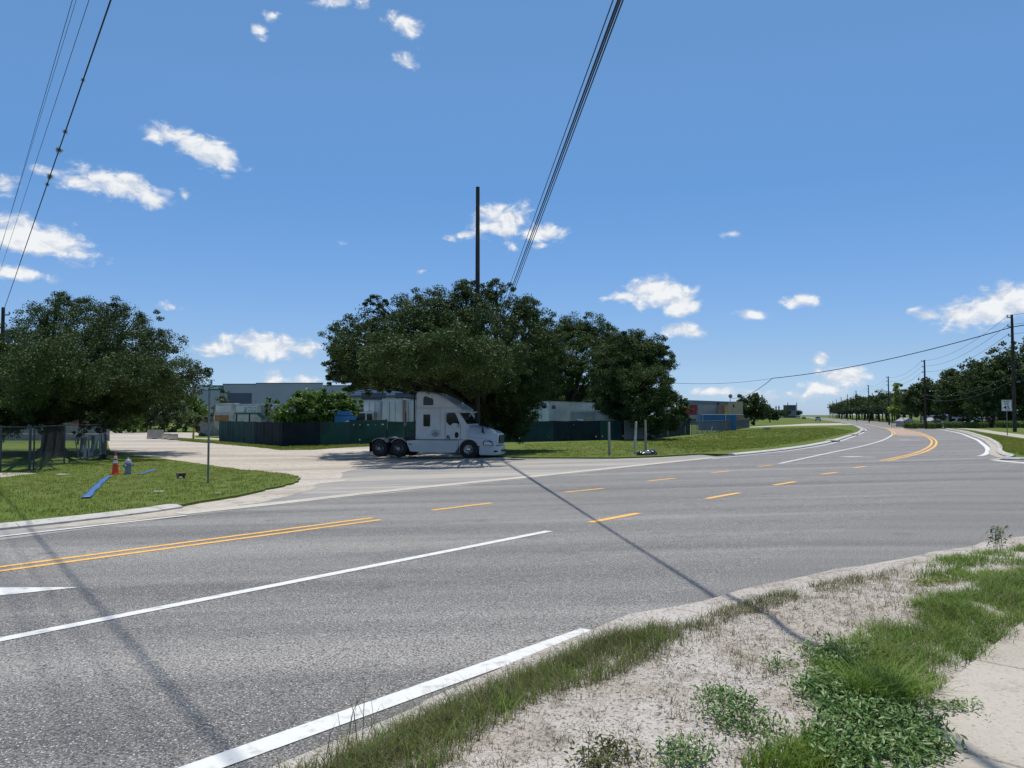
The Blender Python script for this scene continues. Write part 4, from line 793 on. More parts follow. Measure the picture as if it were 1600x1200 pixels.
screen_fence('screen_fence', 'green and black windscreen fence behind the truck cab and hood', [F4+Vector((.1, 0)), F5, F6, F7], 2.0, ['screen_green', 'screen_green', 'screen_dark', 'screen_green', 'screen_green', 'screen_green', 'screen_dark', 'screen_dark', 'screen_green', 'screen_dark'], .16, 3)
F8, F9 = gp(1022, 686.5), gp(1078, 680)
cg = thing('corrugated_gate', 'grey corrugated metal gate under the dense oak', 'gate', (F7.x+.2, F7.y, T(*F7)+.05), math.atan2(F8.y-F7.y, F8.x-F7.x)); LG = (F8-F7).length-.3
for i in range(8):
    x = i*LG/8; MB().prism([(x+.0,0.05),(x+.0,2.05),(x+LG/8-.02,2.05),(x+LG/8-.02,.05)], -.03-.03*(i % 2), 0).build('sheet_panel', 'cont_grey', cg, .01)
screen_fence('screen_fence', 'black windscreen fence between the dense oak and the open yard', [F8, F9], 1.95, ['screen_dark'], 0, 4)
chain_fence('silver chain-link fence around the container yard', [F9+Vector((.2, 0)), gp(1120, 676.5), gp(1150, 672), gp(1171, 668.2), Vector((47, 185))], 1.75, .2, .009, 3, .035)
# ================================================================== THE YARD
YZ = T(0, 100)
def trailer(label, cx, D, L, W, zb, zt, rz, m='trailer_white', name='trailer', wheels=True, ribs=0, doors=False):
    t = thing(name, label, 'trailer', (cx, D, YZ), rz)
    MB().b2(-L/2, L/2, -W/2, W/2, zb, zt).build('box_body', m, t, .03)
    MB().b2(-L/2-.01, L/2+.01, -W/2-.015, W/2+.015, zt-.12, zt+.01).build('top_rail', 'dirty_white', t); MB().b2(-L/2-.01, L/2+.01, -W/2-.015, W/2+.015, zb-.02, zb+.12).build('bottom_rail', 'steel', t)
    for i in range(ribs): x = -L/2+L*(i+.5)/ribs; MB().b2(x-.02, x+.02, -W/2-.012, -W/2, zb+.12, zt-.12).build('side_post', 'dirty_white', t)
    if wheels:
        for ax in (-L/2+.9, -L/2+2.2):
            for s in (-1, 1): wheel(t, ax, s*(W/2-.3), .5, .5, .55, .29, 'steel', s, True)
        for s in (-1, 1): MB().b2(L/2-2.6, L/2-2.45, s*.8-.06, s*.8+.06, 0, zb).build('landing_leg', 'steel', t)
    return t
a = at(880, 650, 88); t1 = trailer('tall white trailer with black serial number beside the black fence', 6.1, 90.2, 14, 2.5, 1.2, 4.15, R(-117), ribs=0)
e_ = Matrix.Rotation(R(-62), 3, 'Z')
# rear end of it faces the camera: end face at local x=+L/2 after the turn
E2 = MB().b2(7.0, 7.04, -1.22, 1.22, 1.3, 4.05).build('rear_door', 'trailer_white', t1)
text('LPVS332896', .34, 'sign_black', t1, (7.05, .05, 3.55), (math.pi/2, 0, math.pi/2)); MB().b2(7.04, 7.05, .3, .9, 3.8, 3.9).build('red_mark', 'cont_red', t1)
for y in (-.35, .35): MB().tube([(7.06, y, 1.3), (7.06, y, 4.0)], .018, 6).build('lock_bar', 'galv', t1)
MB().b2(5.3, 6.3, 1.25, 1.262, 3.3, 3.7).build('side_logo', 'dark_blue_paint', t1)
t2 = trailer('lower grey-white box trailer in front of the tall lettered one', at(932, 650, 84).x, 84.5, 5.6, 2.4, .9, 3.15, R(-8), 'dirty_white', ribs=4)
MB().b2(-2.7, -.1, -1.25, -1.21, 1.0, 2.95).build('rear_door', 'cont_grey', t2, .01); MB().b2(-1.1, -.35, -1.27, -1.25, 1.6, 2.4).build('stained_patch', 'cont_beige', t2); MB().b2(-2.0, -1.3, -1.27, -1.25, 1.6, 2.2).build('worn_lettering', 'sign_white', t2)
for i, (x0, x1, D, lb) in enumerate([(568, 595, 80, 'leftmost white trailer behind the gate and the white cab'), (597, 629, 78, 'middle white trailer with a door handle behind the gate'), (634, 652, 79, 'rightmost white trailer, half hidden by the truck sleeper')]):
    xa = at(x0, 650, D).x; xb = at(x1, 650, D).x; t = trailer(lb, (xa+xb)/2, D+6.1, 12.2, xb-xa, 1.15, 4.2+.12*(i == 1), R(90), ribs=0, name='trailer')
    MB().b2(-6.14, -6.1, -(xb-xa)/2+.06, (xb-xa)/2-.06, 1.3, 4.02).build('rear_door', 'trailer_white', t, .01)
    for y in (-.3, .3): MB().tube([(-6.16, y, 1.3), (-6.16, y, 4.0)], .02, 6).build('lock_bar', 'galv', t)
    if i == 1: MB().b2(-6.15, -6.1, -(xb-xa)/2-.3, -(xb-xa)/2-.02, 1.2, 4.2).build('brown_post', 'cont_brown', t)
# small white conventional cab showing over the gate
D = 80; cx = at(572, 655, D).x; t = thing('truck_cab', 'small white truck cab showing above the screened gate', 'truck', (cx, D, YZ), 0)
MB().prism([(-.9,.9),(-.9,2.0),(-.55,2.95),(.85,2.95),(.95,1.9),(.95,.9)], -1.0, 1.0).build('cab', 'truck_white', t, .06); MB().prism([(-2.6,.8),(-2.55,1.75),(-1.8,2.05),(-.9,2.1),(-.9,.8)], -.95, .95).build('hood', 'truck_white', t, .08)
MB().prism([(-.86,2.12),(-.6,2.82),(.1,2.82),(.1,2.12)], -1.012, -.99).build('side_window', 'glass', t); MB().prism([(.25,2.12),(.25,2.78),(.8,2.78),(.86,2.12)], -1.012, -.99).build('side_window', 'glass', t)
for x in (-1.75, .3):
    for s in (-1, 1): wheel(t, x, s*.85, .5, .5, .28, .29, 'steel', s)
MB().b2(.95, 3.4, -.9, .9, .7, 1.5).build('flatbed', 'cont_grey', t); MB().b2(1.05, 1.12, -1.0, 1.0, 1.5, 2.9).build('headache_rack', 'steel', t); MB().tube([(2.1,-.6,1.5),(2.1,-.6,3.6)], .06).build('exhaust_stack', 'black', t)
bx = at(549, 655, 82); t = thing('storage_tank', 'blue container corner beside the white cab, above the fence', 'container', (bx.x-.4, 82.5, YZ)); MB().b2(-1.3, 1.1, -1, 1, .1, 2.55).build('body', 'cont_blue', t, .08); MB().b2(-1.1, .2, -.9, .9, 2.55, 3.05).build('lid', 'cont_blue', t, .1)
for k in range(5): MB().b2(-1.1+k*.5, -1.0+k*.5, -1.03, -1.0, .2, 2.4).build('rib', 'cont_blue', t)
# garbage truck
D = 92; cx = at(385, 650, D).x; t = thing('garbage_truck', 'white garbage truck with green lettered body behind the fence', 'garbage truck', (cx, D, YZ), R(3))
MB().prism([(-3.3,1.2),(-3.5,2.4),(-3.2,3.9),(-2.6,4.05),(-1.1,4.05),(-1.1,1.0),(-2.6,.7)], -1.2, 1.2).build('tailgate', 'dirty_white', t, .06); MB().b2(-3.2, -1.4, -1.24, -1.2, 3.0, 3.75).build('tailgate_panel', 'trailer_white', t, .03); MB().b2(-3.3, -1.7, -1.25, -1.2, 1.9, 2.6).build('hopper_rust', 'rust', t, .04)
MB().b2(-1.08, 2.1, -1.2, 1.2, .95, 3.95).build('body', 'dirty_white', t, .05); MB().b2(-.85, 1.6, -1.24, -1.2, 2.95, 3.75).build('sign_panel', 'trailer_white', t, .02)
text('JJ', .62, 'jj_green', t, (.25, -1.245, 3.32), bold=.01); text('Waste &', .27, 'jj_green', t, (1.0, -1.245, 3.5)); text('Recycling', .24, 'jj_green', t, (1.0, -1.245, 3.15))
MB().b2(-1.0, 2.0, -1.25, -1.2, 2.72, 2.9).build('green_band', 'truck_green', t); MB().box((2.05, -1.28, 2.5), (.95, .1, .3), Matrix.Rotation(R(40), 3, 'Y')).build('lift_arm', 'truck_green', t)
for x in (-.8, .7): MB().b2(x-.06, x+.06, -1.27, -1.2, .9, 2.75).build('body_post', 'black', t)
MB().b2(2.15, 3.2, -1.15, 1.15, 1.0, 3.85).build('front_wall', 'cont_grey', t, .04); MB().prism([(3.25,.8),(3.25,3.3),(3.5,3.6),(4.6,3.5),(5.0,2.2),(5.05,.8)], -1.15, 1.15).build('cab', 'truck_white', t, .1); MB().prism([(3.9,2.1),(3.9,3.2),(4.55,3.15),(4.85,2.1)], -1.165, -1.14).build('cab_window', 'glass', t, .03); MB().tube([(3.4,-1.0,1.2),(3.45,-1.05,3.3),(3.6,-1.05,3.8),(4.1,-1.05,4.0)], .1, 10).build('intake_pipe', 'dirty_white', t, smooth=True)
for x in (-1.9, -.5, 4.1):
    for s in (-1, 1): wheel(t, x, s*.95, .52, .52, .4, .3, 'steel', s)
# grey concrete block and low wall left of the garbage truck
t = thing('block_wall', 'stacked pale concrete blocks left of the garbage truck', 'wall', (at(332, 660, 98).x, 98, YZ))
for k in range(4):
    for i in range(2): MB().b2(-1.6+i*1.6+.2*(k % 2), -.03+i*1.6+.2*(k % 2), -.4, .4, k*.61, .6+k*.61).build('block', 'wall_grey', t, .02)
# warehouse: tilt-up panels with reveals
WD = 185.; t = thing('warehouse', 'long grey-blue tilt-up warehouse behind the yard', 'building', (at(470, 650, WD).x, WD, YZ), R(-3))
W0 = -27.5
for i in range(13):
    x = W0+i*8.2; top = 10.2 if 2 <= i < 4 else (10.0 if i < 2 else 9.6)
    if i == 0: top = 9.3
    MB().b2(x, x+8.17, 0, .3, 0, top).build('wall_panel', 'warehouse', t, .03, seg=1)
    MB().b2(x-.01, x+8.18, -.06, .4, top-.02, top+.18).build('coping', 'warehouse_dark', t)
    if i in (1, 3, 5, 6, 7, 8): MB().b2(x+1.2, x+7.2, -.05, -.004, 4.4, 7.9).build('glazing_band', 'warehouse_dark', t)
    if i >= 4: MB().b2(x+.05, x+8.1, -.9, 0, 6.9, 7.25).build('canopy', 'warehouse_dark', t)
MB().b2(W0, W0+13*8.2, .31, 60, 0, 9.1).build('roof', 'cont_grey', t)
# ---- right-hand container yard
def container(label, x0, x1, D, z0, h, m, rz=0, L=None, name='shipping_container', W=2.44):
    xa = at(x0, 650, D).x; xb = at(x1, 650, D).x; t = thing(name, label, 'container', ((xa+xb)/2, D+W/2, YZ+z0), rz); hw = (xb-xa)/2
    MB().b2(-hw+.06, hw-.06, -W/2+.05, W/2-.05, .08, h-.06).build('shell', m, t); n = max(6, int(hw*2/.3)); rb = MB()
    for i in range(n): x = -hw+.15+(2*hw-.3)*i/n; rb.b2(x, x+(2*hw-.3)/n*.55, -W/2+.015, -W/2+.06, .14, h-.12)
    rb.build('corrugation', m, t)
    for x in (-hw, hw-.1): MB().b2(x, x+.1, -W/2, -W/2+.1, 0, h).build('corner_post', m, t)
    for z in (0, h-.1): MB().b2(-hw, hw, -W/2-.004, -W/2+.1, z, z+.1).build('rail', m, t)
    return t
cb_ = container('bright blue shipping container behind the silver fence', 1095.5, 1150, 128, 0, 2.75, 'cont_blue'); MB().b2(-2.9, 2.9, -1.24, -1.225, 2.66, 2.77).build('pale_top_edge', 'sign_white', cb_); MB().b2(-2.65, -2.6, -1.26, -1.23, 1.3, 2.7).build('strap', 'sign_white', cb_); MB().b2(1.15, 1.22, -1.26, -1.23, .4, 2.7).build('strap', 'sign_white', cb_)
container('dark red container stacked at the left end of the yard', 1064, 1089, 200, 2.65, 2.6, 'cont_red'); cgr = container('lower grey container under the red one, with a faded sign panel', 1066, 1100, 198, 0, 2.6, 'cont_grey'); MB().b2(-1.0, .7, -1.25, -1.23, .6, 1.6).build('sign_panel', 'dark_blue_paint', cgr); MB().b2(.8, 2.1, -1.25, -1.23, .6, 1.6).build('sign_panel', 'cont_grey', cgr)
container('long grey container stacked right of the red one', 1090, 1121, 201, 2.65, 2.6, 'cont_grey'); container('narrow brown container in the upper stack', 1122, 1132.5, 200, 2.65, 2.5, 'cont_brown'); container('yellow container beside the beige stack', 1133, 1143, 199, 2.65, 2.5, 'cont_yellow'); container('grey container under the brown and yellow ones', 1104, 1143, 197, 0, 2.6, 'cont_grey')
bg_ = container('tall beige container, topmost at the right end of the yard', 1143, 1161, 165, 2.75, 2.75, 'cont_beige'); MB().b2(-.9, -.6, -1.26, -1.22, 1.5, 2.1).build('vent', 'black', bg_); container('brown-grey container carrying the tall beige one', 1142, 1162, 165, .02, 2.7, 'cont_brown')
mbd = thing('metal_building', 'long low metal building with blue-grey roof behind the containers', 'building', (at(1108, 650, 262).x, 262, YZ)); hw = 8.2
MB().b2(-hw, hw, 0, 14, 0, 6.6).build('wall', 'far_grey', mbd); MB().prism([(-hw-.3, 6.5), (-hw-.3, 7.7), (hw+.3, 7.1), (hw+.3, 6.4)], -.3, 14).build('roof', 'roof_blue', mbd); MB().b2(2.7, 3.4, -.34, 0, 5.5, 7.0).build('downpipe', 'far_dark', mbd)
dsh = at(1141, 619, 186); dt = thing('satellite_dish', 'small pale dish on a mast above the beige container', 'antenna', (dsh.x, 186, YZ)); MB().tube([(0, 0, 0), (0, 0, dsh.z-YZ)], .06, 8).build('mast', 'galv', dt); MB().lathe([(.05, .12), (.3, .06), (.5, -.06), (.48, -.1), (.05, .05)], (0, -.1, dsh.z-YZ), 'y', 16).build('dish', 'cont_grey', dt, smooth=True)
# far plant at the end of the road
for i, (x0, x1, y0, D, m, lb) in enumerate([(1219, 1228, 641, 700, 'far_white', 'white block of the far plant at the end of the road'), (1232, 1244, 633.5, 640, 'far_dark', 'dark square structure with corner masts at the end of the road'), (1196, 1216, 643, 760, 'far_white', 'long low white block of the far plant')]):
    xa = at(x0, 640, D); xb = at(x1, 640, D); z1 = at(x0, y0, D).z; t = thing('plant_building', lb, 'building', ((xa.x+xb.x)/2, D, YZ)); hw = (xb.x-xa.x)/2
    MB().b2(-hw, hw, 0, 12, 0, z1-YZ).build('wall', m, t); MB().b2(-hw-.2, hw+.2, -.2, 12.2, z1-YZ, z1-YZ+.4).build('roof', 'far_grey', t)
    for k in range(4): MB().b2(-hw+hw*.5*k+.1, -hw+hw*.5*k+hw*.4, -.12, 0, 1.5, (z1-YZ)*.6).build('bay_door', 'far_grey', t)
    if i == 1:
        for x in (-hw-.5, hw+.5): MB().tube([(x, 0, 0), (x, 0, z1-YZ+2.4)], .3, 6).build('mast', 'far_dark', t)
for i, (x, y0) in enumerate([(1200, 634), (1212.5, 634), (1217, 633.5), (1204, 637)]):
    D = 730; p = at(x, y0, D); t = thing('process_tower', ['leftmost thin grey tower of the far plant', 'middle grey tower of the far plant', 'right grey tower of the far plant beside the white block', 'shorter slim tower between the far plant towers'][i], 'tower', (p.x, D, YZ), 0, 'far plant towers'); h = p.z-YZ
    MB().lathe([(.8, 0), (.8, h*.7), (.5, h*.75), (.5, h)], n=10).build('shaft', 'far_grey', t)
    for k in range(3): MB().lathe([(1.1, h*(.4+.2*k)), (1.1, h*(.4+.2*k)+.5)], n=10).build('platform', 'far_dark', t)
# ================================================================== VEHICLES ON THE ROAD AND BEHIND THE HEDGE
def car(label, p, rz, m, kind='suv', group=None, sc=1):
    t = thing('car', label, 'car', (p.x, p.y, T(p.x, p.y)+.08), rz, group); t.scale = (sc, sc, sc)
    if kind == 'suv': pr = [(-2.3,.45),(-2.35,1.0),(-2.2,1.75),(-1.9,1.8),(.3,1.8),(1.0,1.1),(2.2,.98),(2.35,.75),(2.3,.4)]
    elif kind == 'pickup': pr = [(-2.7,.5),(-2.7,1.1),(-.9,1.15),(-.75,1.8),(.55,1.8),(1.15,1.15),(2.5,1.05),(2.65,.8),(2.6,.45)]
    else: pr = [(-2.2,.4),(-2.25,.95),(-1.7,1.05),(-1.1,1.45),(.3,1.45),(1.0,1.0),(2.1,.85),(2.2,.6),(2.15,.35)]
    MB().prism(pr, -.92, .92, lambda x, z: 1-.13*max(0, (z-1.05)/.75)).build('body', m, t, .06)
    z1 = 1.68 if kind != 'sedan' else 1.36; zb = 1.12 if kind != 'sedan' else 1.0; x0 = {'suv': -2.0, 'pickup': -.6, 'sedan': -1.15}[kind]
    for s in (-1, 1): MB().prism([(x0, zb), (x0+.15, z1), (.3, z1), (.85, zb)], s*.89, s*.80).build('side_window', 'glass', t, .01)
    bx_ = {'suv': -2.3, 'pickup': -.85, 'sedan': -1.75}[kind]; MB().box((bx_+.02, 0, (zb+z1)/2), (.06, 1.4, z1-zb-.1)).build('rear_window', 'glass', t); MB().box((.72, 0, (zb+z1)/2), (.06, 1.4, .7), Matrix.Rotation(R(-42), 3, 'Y')).build('windshield', 'glass', t)
    for x in (-1.45, 1.5):
        for s in (-1, 1): wheel(t, x, s*.82, .34, .34, .22, .2, 'silver_paint', s)
    for s in (-1, 1): MB().box((pr[1][0]+.02, s*.72, .95), (.06, .24, .3)).build('tail_light', 'cont_red', t); MB().box((2.26, s*.68, .8), (.1, .35, .16)).build('headlight', 'lamp', t)
    return t
pv = gp(1278, 657); car('silver pickup driving away on the far road', Vector((pv.x*300/pv.y, 300)), R(90-19.5), 'silver_paint', 'pickup')
pv = at(1247, 652, 470); car('distant white car on the far road, left of the pickup', Vector((pv.x, 470)), R(90-19.5), 'truck_white', 'suv', None, 1.2); pv = at(1256, 652, 430); car('distant dark car on the far road between the white car and pickup', Vector((pv.x, 430)), R(90-19.5), 'black', 'sedan')
for i, (x, D, m, kd, lb) in enumerate([(1506, 150, 'truck_white', 'suv', 'white parked van behind the long hedge'), (1523, 148, 'silver_paint', 'sedan', 'silver parked car right of the white van behind the hedge'), (1548, 142, 'dirty_white', 'pickup', 'pale parked pickup behind the hedge, left of the speed sign'), (1562, 140, 'cont_red', 'sedan', 'red parked car behind the hedge near the speed sign'), (1590, 140, 'dark_blue_paint', 'suv', 'dark parked car at the right edge behind the hedge'), (1470, 160, 'silver_paint', 'sedan', 'silver parked car just right of the second utility pole'), (1536, 160, 'truck_white', 'suv', 'white parked van in the second row behind the hedge')]):
    pv = at(x, 650, D); car(lb, Vector((pv.x, D)), R(15*(i % 3)+5), m, kd, 'parked cars behind the hedge')
for i, (x, D, w_, lb) in enumerate([(1420, 170, 2.6, 'grey storage shed with low gable behind the hedge gap'), (1463, 178, 2.6, 'small grey shed left of the second utility pole'), (1555, 185, 30, 'long pale house with blue roof cloth behind the parked cars')]):
    pv = at(x, 650, D); t = thing('shed', lb, 'building', (pv.x, D, T(pv.x, D)), R(8)); MB().b2(-w_/2, w_/2, 0, min(6, w_), 0, 2.2 if i == 2 else 1.3).build('wall', 'wall_grey', t)
    MB().prism([(-w_/2-.2, 1.26 if i < 2 else 2.15), (0, 2.0 if i < 2 else 3.0), (w_/2+.2, 1.26 if i < 2 else 2.15)], -.2, min(6, w_)+.2).build('roof', 'cont_grey' if i < 2 else 'roof_cloth', t)
    for k in range(3): MB().b2(-w_/2+w_*(k+.3)/3, -w_/2+w_*(k+.6)/3, -.04, 0, .5, 1.8 if i == 2 else 1.1).build('window', 'glass', t)
chain_fence('low chain-link fence behind the right-hand hedge', [Vector((78, 158)), Vector((92, 148)), Vector((104, 140))], 1.3, .5, .02, 4, .04)
# ================================================================== SIGNS, HYDRANT, CONE AND OTHER SMALL THINGS
p = gp(325, 754.5, .07); t = thing('street_sign', 'green street name sign on a steel post in the left lawn', 'street sign', (p.x, p.y, T(*p)+.07)); D = p.y
zt = at(324, 600, D).z-T(*p)-.07; sx = D/FPX
MB().tube([(0, 0, -.2), (0, 0, zt-.1)], .035, 10).build('post', 'galv', t, smooth=True)
zb = at(324, 606, D).z-T(*p)-.07; bw = 42*sx/2; bc = 1.8*sx
bl = MB().b2(bc-bw, bc+bw, -.055, -.045, zb-.085, zb+.085).build('name_blade', 'sign_green', t, .004); MB().b2(bc-bw-.0, bc-bw+.13, -.058, -.055, zb-.08, zb+.08).build('emblem', 'dirty_white', t); MB().lathe([(.045, -.061), (.045, -.058)], (bc-bw+.065, 0, zb), 'y', 12).build('emblem_mark', 'maroon', t)
text('Boggy Creek', .135, 'sign_white', t, (bc-.015, -.058, zb+.005), bold=.003, sx=.86); text('Rd', .08, 'sign_white', t, (bc+.285, -.058, zb+.01), sx=.85); text('1300', .06, 'sign_white', t, (bc+bw-.09, -.058, zb+.01), sx=.8)
MB().box((.06, 0, zb+.19), (.95, .012, .17), Matrix.Rotation(R(-72), 3, 'Z')).build('cross_blade', 'sign_green', t, .004); MB().b2(-.03, .03, -.05, .05, zb+.08, zb+.12).build('bracket', 'galv', t)
p = gp(1574, 680.5, .07); t = thing('speed_sign', 'white speed limit 45 sign at the right edge', 'traffic sign', (p.x, p.y, T(*p)+.07), R(-24)); MB().tube([(0, 0, -.2), (0, 0, 3.0)], .035, 8).build('post', 'galv', t); MB().b2(-.38, .38, -.05, -.04, 2.1, 3.05).build('panel', 'sign_white', t, .004)
for (x0, x1, z0, z1) in ((-.35, .35, 3.0, 3.02), (-.35, .35, 2.13, 2.15), (-.35, -.33, 2.15, 3.0), (.33, .35, 2.15, 3.0)): MB().b2(x0, x1, -.053, -.05, z0, z1).build('border', 'sign_black', t)
text('SPEED', .17, 'sign_black', t, (0, -.053, 2.88), bold=.003); text('LIMIT', .17, 'sign_black', t, (0, -.053, 2.7), bold=.003); text('45', .48, 'sign_black', t, (0, -.053, 2.38), bold=.008)
p = gp(180, 741, .07); t = thing('traffic_cone', 'orange traffic cone with two white bands on the left lawn', 'traffic cone', (p.x, p.y, T(*p)+.075)); MB().b2(-.19, .19, -.19, .19, 0, .04).build('base', 'orange', t, .015)
f_ = lambda z: .155-.118*(z-.04)/.87
for z0, z1, m, n_2 in ((.04, .48, 'orange', 'body'), (.48, .6, 'reflective', 'band'), (.6, .68, 'orange', 'body'), (.68, .8, 'reflective', 'band'), (.8, .95, 'orange', 'tip')): MB().lathe([(f_(z0), z0), (f_(z1), z1-.001)], n=20).build(n_2, m, t, smooth=True)
p = gp(200, 741, .07); t = thing('fire_hydrant', 'grey fire hydrant beside the orange cone', 'fire hydrant', (p.x, p.y, T(*p)+.07), R(-10))
MB().lathe([(.17,-.05),(.17,.04),(.13,.06),(.125,.1),(.125,.42),(.165,.44),(.165,.48),(.15,.52),(.12,.6),(.07,.66),(.035,.68),(.035,.73),(.02,.74)], n=20).build('barrel', 'hydrant_paint', t, smooth=True); MB().lathe([(.07,-.24),(.075,-.2),(.06,-.19),(.06,-.1)], (0,0,.36), 'y', 12).build('pumper_nozzle', 'hydrant_paint', t)
for s in (-1, 1): MB().tube([(s*.1,0,.4),(s*.2,0,.4),(s*.2,0,.4),(s*.24,0,.4)], [.05,.05,.062,.062], 10).build('side_nozzle', 'hydrant_paint', t)
for i, (Lp, lb) in enumerate([([(134,777.5),(145,766),(155,756),(164,748),(171,743.5)], 'flat blue hose strip lying on the lawn in front of the cone'), ([(218,740.5),(230,737),(243,733)], 'short blue hose piece lying right of the hydrant')]):
    P = catmull(gps(Lp, .1), 6); V = []; F = []
    for k, q in enumerate(P):
        tn = (P[min(k+1, len(P)-1)]-P[max(k-1, 0)]).normalized(); nn = Vector((tn.y, -tn.x))*(.10+.02*math.sin(k*.9))
        for s_, h_ in ((-1, .0), (-.5, .018), (0, .012), (.5, .02), (1, .0)): e = q+nn*s_; V.append((e.x, e.y, T(*e)+.09+h_+.012*math.sin(k*1.3)))
    for k in range(len(P)-1): F += [(k*5+j, k*5+j+1, k*5+j+6, k*5+j+5) for j in range(4)]
    o = tag(MB().add(V, F).build('hose', 'blue_hose', smooth=True), lb, 'hose', 'blue hose pieces'); o.modifiers.new('s', 'SOLIDIFY').thickness = .015
p = gp(283, 748, .07); t = thing('broken_box', 'small dark broken utility box in the lawn left of the sign post', 'box', (p.x, p.y, T(*p)+.07), .2)
for (x, y, a, b, r_) in ((-.13,0,.02,.2,-.25),(.13,0,.02,.2,.25)): MB().box((x, y, .11), (a, b, .24), Matrix.Rotation(r_, 3, 'Y')).build('side', 'maroon', t)
MB().box((0, .09, .1), (.24, .02, .2)).build('back', 'maroon', t); MB().box((0, -.06, .04), (.12, .1, .08)).build('core', 'white_scrap', t, .02)
for i, (x, y, w_, lb) in enumerate([(97, 741, .35, 'flat white litter scrap at the fence end of the lawn'), (248, 767.5, .2, 'white litter scrap in the lawn below the broken box'), (340, 770.5, .1, 'tiny white scrap near the lawn edge by the road')]):
    p = gp(x, y, .1); rg_ = random.Random(i); tag(MB().plan([(p.x+w_*math.cos(a)*rg_.uniform(.7, 1), p.y+.35*w_*math.sin(a)) for a in (0, .9, 1.9, 3, 4, 5.2)], T(*p)+.09, T(*p)+.105).build('litter_scrap', 'white_scrap'), lb, 'litter', 'white litter')
sheet('left_sidewalk', [[gp(-200, 748), gp(0, 749), gp(30, 745.5), gp(58, 742.3), gp(40, 741.3), gp(-200, 742)]], 'concrete', .078)
p = gp(302, 686, .05); t = thing('marker_post', 'yellow marker post with dark cap near the barriers', 'post', (p.x, p.y, T(*p)+.03)); MB().tube([(0,0,-.1),(.02,0,1.25)], .1, 10).build('shaft', 'yellow_paint', t); MB().tube([(.02,0,1.25),(.02,0,1.6),(.02,0,1.66)], [.11,.11,.06], 10).build('cap', 'maroon', t)
for i, (x, y, rz, w_, lb) in enumerate([(243, 686, .15, 1.7, 'tallest concrete traffic barrier standing at the dirt track'), (260, 686.5, .5, .9, 'middle short concrete barrier piece beside the track'), (270, 687.5, .35, 1.0, 'rightmost low concrete barrier piece lying by the track')]):
    p = gp(x, y); h = (1.0, .62, .62)[i]; t = thing('traffic_barrier', lb, 'barrier', (p.x, p.y, T(*p)+.02), rz, 'concrete barriers')
    V = []; pr = [(-.32, 0), (-.3, .08), (-.15, .33), (-.1, h), (.1, h), (.15, .33), (.3, .08), (.32, 0)]
    mb = MB().add([(sx_*w_/2, a, b) for sx_ in (-1, 1) for a, b in pr], [tuple(range(8)), tuple(range(15, 7, -1))]+[(k, k+8, (k+1) % 8+8, (k+1) % 8) for k in range(8)]); mb.build('concrete_body', 'concrete', t, .02)
    MB().b2(-.25, .25, -.35, -.29, .0, .08).build('drain_slot', 'black', t)
p = gp(202, 675); t = thing('small_sign', 'small white sign board in front of the far trees', 'sign', (p.x, p.y, T(*p))); MB().tube([(0,0,0),(0,0,1.5)], .05, 6).build('post', 'pole_wood', t); MB().b2(-.5, .5, -.08, -.05, 1.1, 1.55).build('board', 'sign_white', t)
for i, (x, y, h, lx, m, lb) in enumerate([(952, 711, 1.85, 0, 'grey_wood', 'weathered upright post nearest the truck in the roadside grass'), (991.5, 709.3, 1.85, .12, 'dirty_white', 'pale leaning post in the middle of the three roadside posts'), (1009, 706.5, 1.95, 0, 'grey_wood', 'upright post standing behind the black rubbish bag')]):
    p = gp(x, y, .07); t = thing('roadside_post', lb, 'post', (p.x, p.y, T(*p)+.05), .3, 'three roadside posts'); MB().prism([(-.06,-.2),(-.065+lx*.5,h*.5),(-.06+lx,h),(.05+lx,h+.02),(.065+lx*.5,h*.5),(.06,-.2)], -.05, .05).build('shaft', m, t, .012); MB().b2(-.02+lx*.8, .02+lx*.8, -.055, -.05, h*.8, h*.8+.06).build('staple', 'steel', t)
p = gp(1013, 711.3, .07); bm = bmesh.new(); bmesh.ops.create_icosphere(bm, subdivisions=4, radius=1)
for v in bm.verts:
    n = mnoise.noise(v.co*1.7)*.28+mnoise.noise(v.co*4.5)*.13; v.co = Vector((v.co.x*.58, v.co.y*.36, max(-.02, v.co.z*.3)))*(1+n)
    v.co.z = max(v.co.z, -.02)
me = bpy.data.meshes.new('rubbish_bag'); bm.to_mesh(me); bm.free(); me.shade_smooth(); o = tag(link('rubbish_bag', me, 'bag'), 'shiny black rubbish bag slumped at the foot of the post', 'rubbish bag'); o.location = (p.x, p.y, T(*p)+.08)
o2 = link('torn_patch', MB().prism([(-.3,.1),(-.2,.26),(-.05,.2),(.0,.28),(.1,.12)], -.34, -.31).mesh('torn_patch'), 'white_scrap', o)
o = tag(link('rubbish_bag', me.copy(), 'bag'), 'black bag hung on the silver yard fence', 'rubbish bag'); p = gp(1135, 673); o.location = (p.x, p.y-.3, T(*p)+1.0); o.rotation_euler = (0, R(90), 0); o.scale = (1.6, 1.4, 2.0)
p = gp(1048, 702, .07); tag(MB().tube([(p.x, p.y, T(*p)), (p.x-.22, p.y, T(*p)+.4)], .02, 5).build('stake', 'bark'), 'short dark stake leaning in the roadside grass', 'stake')
p = gp(1199, 671.5, .07); t = thing('drain_headwall', 'low white concrete culvert headwall in the grass field', 'culvert', (p.x, p.y, T(*p)+.05)); MB().b2(-.6, .6, -.1, .25, 0, .42).build('headwall', 'concrete', t, .03); MB().b2(-.18, .18, -.12, -.1, .04, .2).build('pipe_mouth', 'black', t)
p = gp(1109, 676.5, .07); tag(MB().tube([(p.x, p.y-.5, T(*p)), (p.x+.28, p.y-.4, T(*p)+1.0)], .05, 6).build('white_stake', 'white_scrap'), 'white stake leaning against the silver yard fence', 'stake')
